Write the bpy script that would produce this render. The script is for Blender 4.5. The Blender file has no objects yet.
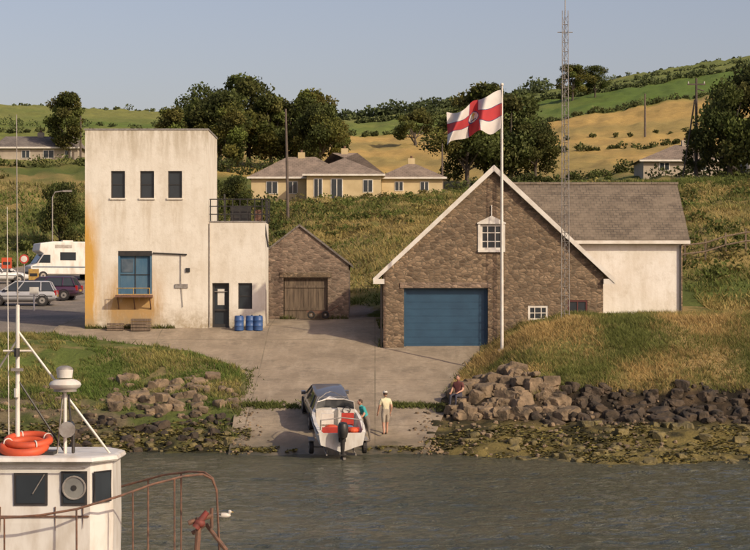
import bpy, bmesh, math, random
import numpy as np
from mathutils import Vector, Matrix
R=random.Random(11); NR=np.random.RandomState(5)
scene=bpy.context.scene
COL=scene.collection
def rad(a): return math.radians(a)
# ------------------------------------------------------------ materials
def newmat(name):
    m=bpy.data.materials.new(name); m.use_nodes=True
    nt=m.node_tree; b=nt.nodes['Principled BSDF']; return m,nt,b
def N(nt,t,**k):
    n=nt.nodes.new(t)
    for a,v in k.items(): setattr(n,a,v)
    return n
def mixc(nt,fac,a,b,mode='MIX'):
    n=N(nt,'ShaderNodeMix',data_type='RGBA',blend_type=mode)
    for s,v in ((0,fac),(6,a),(7,b)):
        if hasattr(v,'is_linked') or hasattr(v,'node'): nt.links.new(v,n.inputs[s])
        else: n.inputs[s].default_value = v if s==0 else (v[0],v[1],v[2],1)
    return n.outputs[2]
def mth(nt,op,a,b=0.0,clamp=False):
    n=N(nt,'ShaderNodeMath',operation=op); n.use_clamp=clamp
    for i,v in ((0,a),(1,b)):
        if hasattr(v,'node'): nt.links.new(v,n.inputs[i])
        else: n.inputs[i].default_value=v
    return n.outputs[0]
def coords(nt,kind='Object',scale=(1,1,1)):
    tc=N(nt,'ShaderNodeTexCoord'); mp=N(nt,'ShaderNodeMapping')
    nt.links.new(tc.outputs[kind],mp.inputs[0]); mp.inputs['Scale'].default_value=scale
    return mp.outputs[0]
def noi(nt,vec,scale,detail=5,rough=.6):
    n=N(nt,'ShaderNodeTexNoise'); nt.links.new(vec,n.inputs['Vector'])
    n.inputs['Scale'].default_value=scale; n.inputs['Detail'].default_value=detail; n.inputs['Roughness'].default_value=rough
    return n.outputs[0]
def ramp(nt,fac,p0,p1):
    n=N(nt,'ShaderNodeMapRange'); nt.links.new(fac,n.inputs[0]); n.inputs[1].default_value=p0; n.inputs[2].default_value=p1
    return n.outputs[0]
def bump(nt,b,h,strength=.3,dist=.02):
    n=N(nt,'ShaderNodeBump'); n.inputs['Strength'].default_value=strength; n.inputs['Distance'].default_value=dist
    nt.links.new(h,n.inputs['Height']); nt.links.new(n.outputs[0],b.inputs['Normal'])
def pm(name,c1,c2=None,scale=3,rough=.6,bmp=.0,metal=0,stretch=(1,1,1),p=(.35,.65),bd=.02):
    m,nt,b=newmat(name)
    if c2 is None: c2=tuple(x*.7 for x in c1)
    v=coords(nt,'Object',stretch); n=noi(nt,v,scale)
    nt.links.new(mixc(nt,ramp(nt,n,*p),c1,c2),b.inputs['Base Color'])
    b.inputs['Roughness'].default_value=rough; b.inputs['Metallic'].default_value=metal
    if bmp: bump(nt,b,noi(nt,v,scale*4),bmp,bd)
    return m
def m_stone(name,ca,cb,cm,sc=(4.0,7.5,1)):
    m,nt,b=newmat(name); v=coords(nt,'UV',sc)
    w=noi(nt,coords(nt,'UV'),3.0,3)
    add=N(nt,'ShaderNodeVectorMath',operation='ADD'); nt.links.new(v,add.inputs[0])
    sc2=N(nt,'ShaderNodeVectorMath',operation='SCALE'); nt.links.new(w,sc2.inputs[0]); sc2.inputs['Scale'].default_value=.9
    nt.links.new(sc2.outputs[0],add.inputs[1])
    vo=N(nt,'ShaderNodeTexVoronoi'); vo.inputs['Scale'].default_value=1; nt.links.new(add.outputs[0],vo.inputs['Vector'])
    ve=N(nt,'ShaderNodeTexVoronoi',feature='DISTANCE_TO_EDGE'); ve.inputs['Scale'].default_value=1; nt.links.new(add.outputs[0],ve.inputs['Vector'])
    sp=N(nt,'ShaderNodeSeparateColor'); nt.links.new(vo.outputs['Color'],sp.inputs[0])
    c=mixc(nt,sp.outputs[0],ca,cb)
    c=mixc(nt,mth(nt,'MULTIPLY',ramp(nt,sp.outputs[1],.45,.9),.75),c,tuple(x*.4 for x in ca))
    c=mixc(nt,mth(nt,'MULTIPLY',ramp(nt,sp.outputs[2],.8,.95),.6),c,tuple(x*1.4 for x in cb))
    big=noi(nt,coords(nt,'UV'),.5,5); c=mixc(nt,mth(nt,'MULTIPLY',ramp(nt,big,.4,.65),.55),c,tuple(x*.45 for x in cb))
    e=ramp(nt,ve.outputs['Distance'],.01,.10); c=mixc(nt,e,cm,c)
    nt.links.new(c,b.inputs['Base Color']); b.inputs['Roughness'].default_value=.92
    bump(nt,b,ve.outputs['Distance'],.9,.05); return m
def m_tiles(name,ca,cb,cm,w=.3,h=.22):
    m,nt,b=newmat(name); v=coords(nt,'UV'); br=N(nt,'ShaderNodeTexBrick'); nt.links.new(v,br.inputs['Vector'])
    br.inputs['Scale'].default_value=1; br.inputs['Brick Width'].default_value=w; br.inputs['Row Height'].default_value=h
    br.inputs['Mortar Size'].default_value=.016; br.inputs['Color1'].default_value=(*ca,1); br.inputs['Color2'].default_value=(*cb,1); br.inputs['Mortar'].default_value=(*cm,1)
    n=noi(nt,v,.7,6); c=mixc(nt,mth(nt,'MULTIPLY',ramp(nt,n,.4,.65),.6),br.outputs[0],tuple(x*1.4 for x in cb))
    n=noi(nt,v,2.7,6); c=mixc(nt,mth(nt,'MULTIPLY',ramp(nt,n,.5,.7),.5),c,cm)
    nt.links.new(c,b.inputs['Base Color']); b.inputs['Roughness'].default_value=.88
    bump(nt,b,br.outputs['Fac'],-.6,.03); return m
def m_white(name,col=(.72,.68,.59),rusty=False):
    m,nt,b=newmat(name); v=coords(nt,'Object'); vs=coords(nt,'Object',(1.8,1.8,.25))
    st=noi(nt,vs,1.3,8,.75); bl=noi(nt,v,.45,8,.7); fi=noi(nt,v,2.2,8,.75)
    c=mixc(nt,mth(nt,'MULTIPLY',ramp(nt,st,.46,.70),.45),col,(.46,.40,.30))
    c=mixc(nt,mth(nt,'MULTIPLY',ramp(nt,bl,.44,.66),.5),c,(.54,.47,.36))
    c=mixc(nt,mth(nt,'MULTIPLY',ramp(nt,fi,.52,.70),.45),c,(.44,.38,.28))
    if rusty:
        sx=N(nt,'ShaderNodeSeparateXYZ'); nt.links.new(v,sx.inputs[0]); X,Z=sx.outputs[0],sx.outputs[2]
        a=mth(nt,'SUBTRACT',1,mth(nt,'MULTIPLY',mth(nt,'ADD',X,14.5),1.15),True)
        za=mth(nt,'SUBTRACT',1,mth(nt,'MULTIPLY',mth(nt,'SUBTRACT',Z,8.2),.3),True)
        k=mth(nt,'MULTIPLY',mth(nt,'MULTIPLY',a,za),ramp(nt,st,.28,.5))
        c=mixc(nt,mth(nt,'MULTIPLY',k,1.8,True),c,(.56,.32,.07))
        d=mth(nt,'SUBTRACT',1,mth(nt,'MULTIPLY',mth(nt,'ABSOLUTE',mth(nt,'ADD',X,12.1)),.55),True)
        zb=mth(nt,'SUBTRACT',1,mth(nt,'ABSOLUTE',mth(nt,'MULTIPLY',mth(nt,'SUBTRACT',Z,5.5),.4)),True)
        k=mth(nt,'MULTIPLY',mth(nt,'MULTIPLY',d,zb),ramp(nt,st,.30,.55))
        c=mixc(nt,mth(nt,'MULTIPLY',k,2.6,True),c,(.44,.27,.10))
        # thin rusty runs beneath the window sills
        for wx_ in (-12.85,-11.4,-10.0):
            d=mth(nt,'SUBTRACT',1,mth(nt,'MULTIPLY',mth(nt,'ABSOLUTE',mth(nt,'SUBTRACT',X,wx_)),2.2),True)
            zz=mth(nt,'MULTIPLY',mth(nt,'LESS_THAN',Z,10.97),ramp(nt,Z,8.6,11.0))
            c=mixc(nt,mth(nt,'MULTIPLY',mth(nt,'MULTIPLY',mth(nt,'MULTIPLY',d,zz),ramp(nt,st,.42,.6)),.7,True),c,(.40,.31,.19))
        f=mth(nt,'SUBTRACT',1,mth(nt,'MULTIPLY',mth(nt,'SUBTRACT',Z,4.5),.75),True)
        c=mixc(nt,mth(nt,'MULTIPLY',mth(nt,'MULTIPLY',f,ramp(nt,fi,.32,.56)),.95),c,(.30,.235,.14))
        t=ramp(nt,Z,12.8,14.5); c=mixc(nt,mth(nt,'MULTIPLY',mth(nt,'MULTIPLY',t,ramp(nt,st,.4,.6)),.8),c,(.36,.30,.20))
    nt.links.new(c,b.inputs['Base Color']); b.inputs['Roughness'].default_value=.88
    bump(nt,b,noi(nt,v,9,6,.7),.35,.03); return m
def m_attr(name,rough=.9,trans=0,nscale=8,bmp=.0,amp=.5,bd=.05):
    m,nt,b=newmat(name); at=N(nt,'ShaderNodeAttribute',attribute_name='Col')
    v=coords(nt,'Object'); n=noi(nt,v,nscale,6,.7); n2=noi(nt,v,nscale*.12,4)
    k=mth(nt,'ADD',mth(nt,'MULTIPLY',n,amp*2),1-amp); k=mth(nt,'MULTIPLY',k,mth(nt,'ADD',mth(nt,'MULTIPLY',n2,.7),.65))
    vm=N(nt,'ShaderNodeVectorMath',operation='SCALE'); nt.links.new(at.outputs['Color'],vm.inputs[0]); nt.links.new(k,vm.inputs['Scale'])
    nt.links.new(vm.outputs[0],b.inputs['Base Color']); b.inputs['Roughness'].default_value=rough
    b.inputs['Specular IOR Level'].default_value=.2
    if bmp: bump(nt,b,n,bmp,bd)
    if trans:
        t=N(nt,'ShaderNodeBsdfTranslucent'); nt.links.new(vm.outputs[0],t.inputs[0])
        ms=N(nt,'ShaderNodeMixShader'); ms.inputs[0].default_value=trans
        nt.links.new(b.outputs[0],ms.inputs[1]); nt.links.new(t.outputs[0],ms.inputs[2])
        nt.links.new(ms.outputs[0],nt.nodes['Material Output'].inputs[0])
    return m
def m_glass(name,c=(.02,.025,.03)):
    m,nt,b=newmat(name); n=noi(nt,coords(nt),1.3,2)
    nt.links.new(mixc(nt,n,c,tuple(x*2 for x in c)),b.inputs['Base Color']); b.inputs['Roughness'].default_value=.08; return m
MW=m_white('white_render',rusty=True); MW2=m_white('white_wall_paint',(.74,.71,.65))
MST=m_stone('rubble_stone',(.165,.112,.068),(.30,.215,.135),(.12,.095,.065))
MST2=m_stone('shed_stone',(.20,.14,.10),(.33,.235,.165),(.19,.15,.11),(4,8,1))
MTILE=m_tiles('brown_tiles',(.125,.098,.068),(.185,.148,.105),(.055,.045,.035))
MSLATE=m_tiles('grey_slate',(.13,.11,.095),(.18,.155,.13),(.055,.045,.04),.4,.3)
MTRIM=pm('white_trim',(.70,.67,.60),(.54,.49,.41),2,.55,p=(.4,.75))
MBLUE=pm('blue_door_paint',(.018,.055,.10),(.025,.075,.13),1.5,.5,.1)
MBLUE2=pm('faded_blue_paint',(.035,.11,.19),(.08,.15,.21),3,.65,.1,stretch=(1,1,.3))
MGL=m_glass('window_glass'); MBLK=pm('black_paint',(.02,.02,.02),(.04,.035,.03),4,.5)
MWOOD=pm('weathered_wood',(.19,.14,.095),(.09,.065,.045),2,.85,.3,stretch=(6,6,.5))
MPOLE=pm('pole_wood',(.13,.10,.08),(.08,.065,.05),2,.9)
MCREAM=pm('cream_render',(.56,.45,.26),(.46,.36,.20),.8,.9)
MBAR=pm('blue_barrel_plastic',(.03,.085,.24),(.05,.11,.26),3,.5)
MMET=pm('galvanised_steel',(.36,.34,.31),(.24,.21,.18),6,.55,metal=.4)
MRUST=pm('rusty_steel',(.20,.10,.06),(.10,.06,.045),9,.8,.3)
MRUB=pm('tyre_rubber',(.02,.02,.02),(.035,.03,.03),5,.8)
MGRP=pm('white_gelcoat',(.68,.66,.61),(.42,.36,.28),2.6,.42,.1,stretch=(1,1,.35),p=(.44,.82))
MORG=pm('orange_plastic',(.60,.085,.02),(.46,.07,.03),4,.6)
MRED=pm('red_vinyl',(.50,.05,.03),(.38,.04,.03),5,.6)
MYEL=pm('yellow_paint',(.5,.32,.06),(.28,.17,.06),5,.7)
MSKIN=pm('skin',(.50,.28,.19),(.45,.24,.16),6,.55)
MSHOE=pm('shoe_leather',(.08,.06,.05),(.05,.04,.03),6,.6)
# ------------------------------------------------------------ mesh helpers
def autouv(me):
    uv=me.uv_layers.get('UVMap') or me.uv_layers.new(name='UVMap')
    for p in me.polygons:
        n=p.normal
        u=Vector((0,0,1)).cross(n)
        if u.length<.05: u=Vector((1,0,0))
        u.normalize(); v=n.cross(u)
        for li in p.loop_indices:
            c=me.vertices[me.loops[li].vertex_index].co
            uv.data[li].uv=(c.dot(u),c.dot(v))
class MB:
    def __init__(s): s.v=[];s.f=[];s.m=[];s.mats=[];s.M=Matrix.Identity(4)
    def mi(s,mat):
        if mat not in s.mats: s.mats.append(mat)
        return s.mats.index(mat)
    def add(s,pts,faces,mat):
        o=len(s.v); i=s.mi(mat)
        for p in pts: s.v.append(tuple(p))
        for f in faces: s.f.append([o+a for a in f]); s.m.append(i)
    def poly(s,pts,mat): s.add(pts,[list(range(len(pts)))],mat)
    def box(s,x0,x1,y0,y1,z0,z1,mat):
        s.add([(x,y,z) for z in (z0,z1) for y in (y0,y1) for x in (x0,x1)],[(0,2,3,1),(4,5,7,6),(0,1,5,4),(2,6,7,3),(0,4,6,2),(1,3,7,5)],mat)
    def prism(s,pts,y0,y1,mat):
        n=len(pts)
        s.add([(x,y0,z) for x,z in pts]+[(x,y1,z) for x,z in pts],[list(range(n)),list(range(2*n-1,n-1,-1))]+[(i,(i+1)%n,n+(i+1)%n,n+i) for i in range(n)],mat)
    def loft(s,rings,mat,caps=True):
        n=len(rings[0]); pts=[p for r in rings for p in r]; fs=[]
        for k in range(len(rings)-1):
            for i in range(n): fs.append((k*n+i,k*n+(i+1)%n,(k+1)*n+(i+1)%n,(k+1)*n+i))
        if caps: fs.append(list(range(n-1,-1,-1))); fs.append([(len(rings)-1)*n+i for i in range(n)])
        s.add(pts,fs,mat)
    def tube(s,pts,r,mat,n=8):
        pts=[Vector(p) for p in pts]
        if not hasattr(r,'__len__'): r=[r]*len(pts)
        rings=[]
        for i,p in enumerate(pts):
            d=(pts[min(i+1,len(pts)-1)]-pts[max(i-1,0)]).normalized()
            a=d.cross(Vector((0,0,1)))
            if a.length<.05: a=d.cross(Vector((0,1,0)))
            a.normalize(); b=d.cross(a)
            rings.append([tuple(p+a*r[i]*math.cos(t)+b*r[i]*math.sin(t)) for t in [2*math.pi*k/n for k in range(n)]])
        s.loft(rings,mat)
    def ell(s,c,rx,ry,rz,mat,n=12,m=8):
        rings=[]
        for j in range(m+1):
            a=-math.pi/2+math.pi*j/m; k=max(math.cos(a),.03)
            rings.append([(c[0]+rx*k*math.cos(t),c[1]+ry*k*math.sin(t),c[2]+rz*math.sin(a)) for t in [2*math.pi*q/n for q in range(n)]])
        s.loft(rings,mat)
    def torus(s,c,RR,r,mat,ax=Matrix.Identity(3),n=20,k=8):
        pts=[];fs=[]
        for i in range(n):
            a=2*math.pi*i/n
            for j in range(k):
                b=2*math.pi*j/k
                p=ax@Vector(((RR+r*math.cos(b))*math.cos(a),(RR+r*math.cos(b))*math.sin(a),r*math.sin(b)))
                pts.append(tuple(Vector(c)+p)); fs.append((i*k+j,((i+1)%n)*k+j,((i+1)%n)*k+(j+1)%k,i*k+(j+1)%k))
        s.add(pts,fs,mat)
    def obj(s,name,parent=None,smooth=False,bevel=0):
        me=bpy.data.meshes.new(name); me.from_pydata(s.v,[],s.f)
        for m in s.mats: me.materials.append(m)
        me.polygons.foreach_set('material_index',s.m)
        bm=bmesh.new(); bm.from_mesh(me); bmesh.ops.recalc_face_normals(bm,faces=bm.faces); bm.to_mesh(me); bm.free()
        me.update(); autouv(me)
        ob=bpy.data.objects.new(name,me); COL.objects.link(ob)
        if smooth:
            me.polygons.foreach_set('use_smooth',[True]*len(me.polygons))
            try: me.set_sharp_from_angle(angle=rad(40))
            except Exception: pass
        if bevel:
            b=ob.modifiers.new('bevel','BEVEL'); b.width=bevel; b.segments=2; b.limit_method='ANGLE'
        if parent: ob.parent=parent
        return ob
def empty(name):
    e=bpy.data.objects.new(name,None); COL.objects.link(e); return e
def evalmesh(ob):
    dg=bpy.context.evaluated_depsgraph_get(); return bpy.data.meshes.new_from_object(ob.evaluated_get(dg))
def cut(ob,boxes):
    c=MB()
    for b in boxes: c.box(*b,ob.data.materials[0])
    co=c.obj('cutter'); md=ob.modifiers.new('b','BOOLEAN'); md.operation='DIFFERENCE'; md.object=co; md.solver='EXACT'
    bpy.context.view_layer.update(); me=evalmesh(ob); ob.modifiers.clear(); ob.data=me; bpy.data.objects.remove(co); autouv(me)
def fastmesh(name,V,F):
    me=bpy.data.meshes.new(name); k=F.shape[1]
    me.vertices.add(len(V)); me.vertices.foreach_set('co',np.ascontiguousarray(V,dtype=np.float32).ravel())
    me.loops.add(F.size); me.loops.foreach_set('vertex_index',np.ascontiguousarray(F,dtype=np.int32).ravel())
    me.polygons.add(len(F)); me.polygons.foreach_set('loop_start',np.arange(0,F.size,k,dtype=np.int32))
    me.update(calc_edges=True); return me
def colmesh(name,V,F,C,mat,parent=None,smooth=False):
    me=fastmesh(name,V,F); me.materials.append(mat)
    a=me.color_attributes.new('Col','FLOAT_COLOR','POINT')
    a.data.foreach_set('color',np.concatenate([C,np.ones((len(C),1))],1).astype(np.float32).ravel())
    me.polygons.foreach_set('use_smooth',[bool(smooth)]*len(me.polygons))
    ob=bpy.data.objects.new(name,me); COL.objects.link(ob)
    if parent: ob.parent=parent
    return ob
def leaves(P,S,C):
    n=len(P); a=NR.normal(size=(n,3)); a/=np.linalg.norm(a,axis=1)[:,None]
    b=np.cross(a,NR.normal(size=(n,3))); b/=np.linalg.norm(b,axis=1)[:,None]
    a*=S[:,None]*.5; b*=S[:,None]*.32
    V=np.stack([P-a,P-b*1.0+a*.1,P+a,P+b],1).reshape(-1,3)
    return V,np.arange(4*n).reshape(n,4),np.repeat(C,4,0)
def blades(P,Hh,W,C,lean=.35):
    n=len(P); t=NR.uniform(0,6.28,n); d=np.stack([np.cos(t),np.sin(t),0*t],1)*W[:,None]
    l=NR.normal(size=(n,3))*lean*Hh[:,None]; l[:,2]=Hh; l[:,0]-=.15*Hh
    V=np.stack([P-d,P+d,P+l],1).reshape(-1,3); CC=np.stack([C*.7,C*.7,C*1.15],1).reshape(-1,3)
    return V,np.arange(3*n).reshape(n,3),CC
# ------------------------------------------------------------ noise + terrain
def vn(x,y,s=0):
    x=np.asarray(x,float);y=np.asarray(y,float)
    xi=np.floor(x);yi=np.floor(y);fx=x-xi;fy=y-yi;fx=fx*fx*(3-2*fx);fy=fy*fy*(3-2*fy)
    h=lambda i,j:(np.sin(i*127.1+j*311.7+s*74.7)*43758.5453)%1.0
    return (h(xi,yi)*(1-fx)+h(xi+1,yi)*fx)*(1-fy)+(h(xi,yi+1)*(1-fx)+h(xi+1,yi+1)*fx)*fy
def fbm(x,y,s=0):
    return .5*vn(x,y,s)+.27*vn(x*2.1,y*2.1,s+1)+.15*vn(x*4.3,y*4.3,s+2)+.08*vn(x*8.7,y*8.7,s+3)
ROWS=[(40,[(-60,-3),(60,-3)]),(60,[(-60,-2.5),(60,-2.5)]),(70,[(-60,-1.3),(2,-1.3),(8,-.35),(60,-.25)]),
(74,[(-60,-.8),(2,-.7),(5,-.25),(8,.1),(60,.15)]),(77,[(-60,-.3),(-6,-.3),(2,-.2),(4,.15),(60,.35)]),
(80,[(-60,.25),(-6,.35),(2.2,.45),(4,.65),(8,.6),(60,.7)]),(82,[(-60,.6),(-6,.8),(2.8,.9),(5,1.0),(8,.95),(60,.9)]),
(83.4,[(-60,.8),(-6,1.05),(2.9,1.15),(4.5,1.4),(6.5,1.5),(8,1.25),(60,1.15)]),
(84.5,[(-60,1.0),(-6,1.3),(3,1.4),(4.5,1.8),(6.5,2.3),(60,2.35)]),(88,[(-60,1.8),(-6,2.1),(3.6,2.15),(4.6,2.5),(7,3.8),(60,3.9)]),
(91,[(-60,2.6),(-6,2.65),(4.2,2.75),(5.2,3.3),(7,4.5),(9,5.05),(60,5.1)]),
(94.5,[(-60,3.6),(-15,3.9),(-12,3.6),(-6,3.25),(5.2,3.3),(6.2,4.2),(9,5.2),(60,5.2)]),
(98,[(-60,4.15),(-6,4.1),(0,4.05),(5.5,4.1),(7,5.2),(60,5.3)]),(100,[(-60,4.5),(5,4.5),(8,5.3),(60,5.4)]),
(106,[(-60,4.9),(0,4.95),(6,5.2),(18,6.0),(60,6.0)]),(112,[(-60,5.1),(-4,5.2),(0,5.5),(6,6.5),(20,7.5),(60,7.5)]),
(120,[(-60,5.6),(-9,5.6),(-5,6.8),(0,7.6),(8,8.6),(20,10),(60,10)]),
(150,[(-60,7.2),(-17,7.4),(-12,9.5),(-5,12.3),(10,12.8),(25,14),(60,14)]),
(165,[(-60,8.4),(-20,9),(-14,12),(-5,13.8),(28,15.8),(60,16)]),(175,[(-60,11),(-20,12.5),(-5,14.3),(28,16.6),(60,17)]),
(200,[(-60,17),(-30,17),(-14,15.6),(7,15.9),(28,18.2),(60,18.6)]),(230,[(-60,22),(-35,22),(-10,20),(10,20),(40,22.5),(90,23)]),
(300,[(-100,31),(-20,29),(10,29),(60,31)]),(350,[(-100,36),(0,35),(30,37),(60,41),(120,42)]),
(450,[(-120,46),(-45,45),(0,46),(30,50),(85,58),(150,60)]),
(600,[(-200,66),(-112,64.5),(-63,62),(-8,60),(22,63),(55,69),(82,74),(112,79),(200,88)]),
(700,[(-200,60),(200,76)]),(1000,[(-200,45),(200,55)]),(2500,[(-200,20),(200,20)]),(7000,[(-200,-5),(200,-5)])]
RD=np.array([r[0] for r in ROWS],float)
def h0(X,D):
    Z=np.stack([np.interp(X,[a for a,b in r[1]],[b for a,b in r[1]]) for r in ROWS],0)
    k=np.clip(np.searchsorted(RD,D)-1,0,len(RD)-2); t=np.clip((D-RD[k])/(RD[k+1]-RD[k]),0,1)
    ii=np.indices(X.shape)
    return Z[(k,*ii)]*(1-t)+Z[(k+1,*ii)]*t
SD=[62,66,70,77,80,84,88,92,96,98,100,106,108.5]; SZ=[-1.9,-1.4,-1.0,0,.45,1.25,2.05,2.8,3.65,4.15,4.57,4.95,5.05]
XL=([62,77,84,91.5,95,98,99,108.5],[-5.2,-5.66,-5.9,-6.3,-9,-15,-16,-16]); XR=([62,77,84,91,95,97,108.5],[1.6,1.93,2.9,4.2,5.4,5.5,5.5])
def slipz(D): return sum(np.interp(D+o,SD,SZ) for o in (-.9,-.45,0,.45,.9))/5
def inslip(X,D,m=0):
    return (D>62)&(D<108.3-m)&(X>np.interp(D,*XL)+m)&(X<np.interp(D,*XR)-m)
def lot(X,D):
    xb=np.interp(D,[96,98,106,112,120,150,163],[-16,5.5,.6,-.5,-9,-17,-20])
    n=(fbm(X*.5,D*.5,9)-.5)*2.5
    return ((X<xb+n)&(D>99+n*.15)&(D<162+n)).astype(float)
def H(X,D):
    X=np.atleast_1d(np.asarray(X,float)); D=np.atleast_1d(np.asarray(D,float))
    z=sum(h0(X,D+o*D) for o in (-.007,0,.007))/3
    amp=np.interp(D,[60,72,80,90,98,104,120,200,300,600],[.05,.3,.4,.55,.25,.3,1.2,1.2,1.5,2])
    near=(1-lot(X,D))
    z=z+amp*(fbm(X*.45,D*.45,3)-.5)*near
    z=z+np.where((D>70)&(D<86),(fbm(X*1.3,D*1.3,8)-.5)*.45,0)*near
    z=np.where(inslip(X,D,.42),slipz(D)-.4,z)
    return z
def Hs(x,d): return float(slipz(d)) if inslip(np.array([x]),np.array([d]),.3)[0] else float(H(x,d)[0])
def lerp(a,b,t): return a*(1-t[...,None])+b*t[...,None]
def sst(a,b,x): t=np.clip((x-a)/(b-a),0,1); return t*t*(3-2*t)
def A(*c): return np.array(c,float)
def gcol(X,D,Z):
    n1=fbm(X*.35,D*.35,20); n2=fbm(X*1.6,D*1.6,30); n3=fbm(X*.05,D*.05,40)
    one=np.ones_like(X); O=one[...,None]
    hill=lerp(A(.10,.125,.03)*O,A(.29,.22,.08),sst(.40,.62,n1*.4+n3*.6))
    gold=lerp(A(.46,.31,.10)*O,A(.33,.25,.085),sst(.4,.62,n3)); gold=gold*(.8+.4*fbm(X*.3,D*.08,55))[...,None]
    green=lerp(A(.11,.165,.03)*O,A(.19,.205,.05),sst(.35,.62,fbm(X*.02,D*.008,50)))*(.8+.4*fbm(X*.15,D*.05,56))[...,None]
    c=hill
    f1=sst(222,228,D+X*.1); c=lerp(c,np.where((X<-28)[...,None],green,gold),f1)
    e=np.interp(X,[-60,0,30,80],[330,335,350,372]); f2=sst(-3,3,D-e); c=lerp(c,green,f2)
    f3=sst(-4,4,D-np.interp(X,[-60,0,60,120],[470,430,440,480])); c=lerp(c,lerp(green,A(.23,.225,.07)*O,.45*one),f3)
    rb=lerp(A(.13,.135,.04)*O,A(.36,.26,.11),sst(.36,.58,n1*.7+n2*.3))
    rk=lerp(A(.02,.016,.011)*O,A(.08,.056,.033),sst(.42,.7,n2))
    wd=lerp(A(.045,.04,.018)*O,A(.19,.15,.05),sst(.38,.6,n2*.5+n1*.5))
    rbz=lerp(wd,rk,sst(.75,1.15,Z+(n2-.5)*.3)); rbz=lerp(rbz,rb,sst(2.0,2.5,Z+(n1-.5)*1.2))
    lb=lerp(A(.10,.13,.03)*O,A(.23,.185,.08),sst(.42,.64,n1*.5+n2*.5))
    lm=lerp(A(.16,.13,.075)*O,A(.09,.11,.028),sst(.36,.54,n1))
    lbz=lerp(lerp(A(.03,.028,.014)*O,A(.12,.11,.035),sst(.4,.6,n2)),lm,sst(.4,1.0,Z+(n2-.5)*.5)); lbz=lerp(lbz,lb,sst(1.2,2.3,Z+(n1-.5)*2))
    sh=lerp(lbz,rbz,sst(-1,2,X)); c=np.where((D<103)[...,None],sh,c)
    asp=lerp(A(.21,.185,.155)*O,A(.29,.245,.20),sst(.35,.7,n1))
    c=lerp(c,asp,lot(X,D))
    return c
rows=np.concatenate([[20,40,55,62],np.arange(66,110,.26),np.arange(110,200,.8),np.arange(200,620,4),[640,680,750,900,1300,2500,7000]])
u=np.concatenate([[-2.5,-1.2,-.8,-.6,-.5,-.42,-.36,-.32,-.29,-.265],np.arange(-.245,.246,.0024),[.265,.29,.32,.36,.42,.5,.6,.8,1.2,2.5]])
DD,UU=np.meshgrid(rows,u,indexing='ij'); XX=UU*DD; ZZ=H(XX,DD)
nr,nc=DD.shape; idx=np.arange(nr*nc).reshape(nr,nc)
F=np.stack([idx[:-1,:-1],idx[:-1,1:],idx[1:,1:],idx[1:,:-1]],-1).reshape(-1,4)
MGROUND=m_attr('ground_grass_and_earth',.95,0,6,.8,.6,.12)
colmesh('ground_terrain',np.stack([XX,DD,ZZ],-1).reshape(-1,3),F,gcol(XX,DD,ZZ).reshape(-1,3),MGROUND,smooth=True)
# ---- slipway and apron
def m_concrete():
    m,nt,b=newmat('slipway_concrete'); v=coords(nt); sx=N(nt,'ShaderNodeSeparateXYZ'); nt.links.new(v,sx.inputs[0])
    n=noi(nt,v,.38,8,.7); n2=noi(nt,v,4,8,.75); n3=noi(nt,coords(nt,'Object',(1.6,.3,1)),1.0,6,.7)
    c=mixc(nt,ramp(nt,n,.36,.62),(.37,.295,.205),(.24,.19,.13)); c=mixc(nt,mth(nt,'MULTIPLY',ramp(nt,n3,.48,.68),.6),c,(.42,.345,.25))
    c=mixc(nt,mth(nt,'MULTIPLY',ramp(nt,n2,.45,.7),.5),c,(.17,.135,.095))
    n5=noi(nt,v,.8,6,.7); c=mixc(nt,mth(nt,'MULTIPLY',ramp(nt,n5,.56,.66),.5),c,(.16,.13,.09))
    br=N(nt,'ShaderNodeTexBrick'); nt.links.new(v,br.inputs['Vector']); br.inputs['Scale'].default_value=1; br.inputs['Brick Width'].default_value=5.3; br.inputs['Row Height'].default_value=3.9
    br.inputs['Mortar Size'].default_value=.03; br.offset=0.0
    c=mixc(nt,mth(nt,'MULTIPLY',br.outputs['Fac'],mth(nt,'MULTIPLY',ramp(nt,n3,.3,.55),.6)),c,(.11,.095,.055))
    z=mth(nt,'ADD',sx.outputs[2],mth(nt,'MULTIPLY',mth(nt,'SUBTRACT',n5,.5),1.6))
    al=mth(nt,'SUBTRACT',1,ramp(nt,z,.15,.75)); c=mixc(nt,mth(nt,'MULTIPLY',al,.8),c,(.15,.12,.065))
    al=mth(nt,'SUBTRACT',1,ramp(nt,z,-.05,.25)); c=mixc(nt,mth(nt,'MULTIPLY',al,.85),c,(.05,.05,.025))
    nt.links.new(c,b.inputs['Base Color'])
    mr=N(nt,'ShaderNodeMapRange'); nt.links.new(z,mr.inputs[0]); mr.inputs[1].default_value=.1; mr.inputs[2].default_value=.5; mr.inputs[3].default_value=.45; mr.inputs[4].default_value=.92
    nt.links.new(mr.outputs[0],b.inputs['Roughness'])
    bump(nt,b,n2,.6,.05); return m
mb=MB(); MC=m_concrete(); ds=np.arange(62,108.6,.4); nx=50; top=[]
for d in ds:
    l,r=np.interp(d,*XL),np.interp(d,*XR)
    xs=l+(r-l)*np.arange(nx+1)/nx; zz=slipz(d)+(fbm(xs*.7,np.full(nx+1,d*.7),71)-.5)*(.26 if d<84.6 else .08)
    top+= [(float(a),d,float(q)) for a,q in zip(xs,zz)]
fs=[]; w=nx+1
for j in range(len(ds)-1):
    for i in range(nx): fs.append((j*w+i,j*w+i+1,(j+1)*w+i+1,(j+1)*w+i))
pts=list(top); ring=[(j*w) for j in range(len(ds))]; ring2=[j*w+nx for j in range(len(ds))]
for rr in (ring,ring2):
    b0=len(pts); pts+=[(top[q][0],top[q][1],top[q][2]-.6) for q in rr]
    for a in range(len(rr)-1): fs.append((rr[a],rr[a+1],b0+a+1,b0+a))
mb.add(pts,fs,MC); mb.obj('slipway_pavement',None,True)
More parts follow.
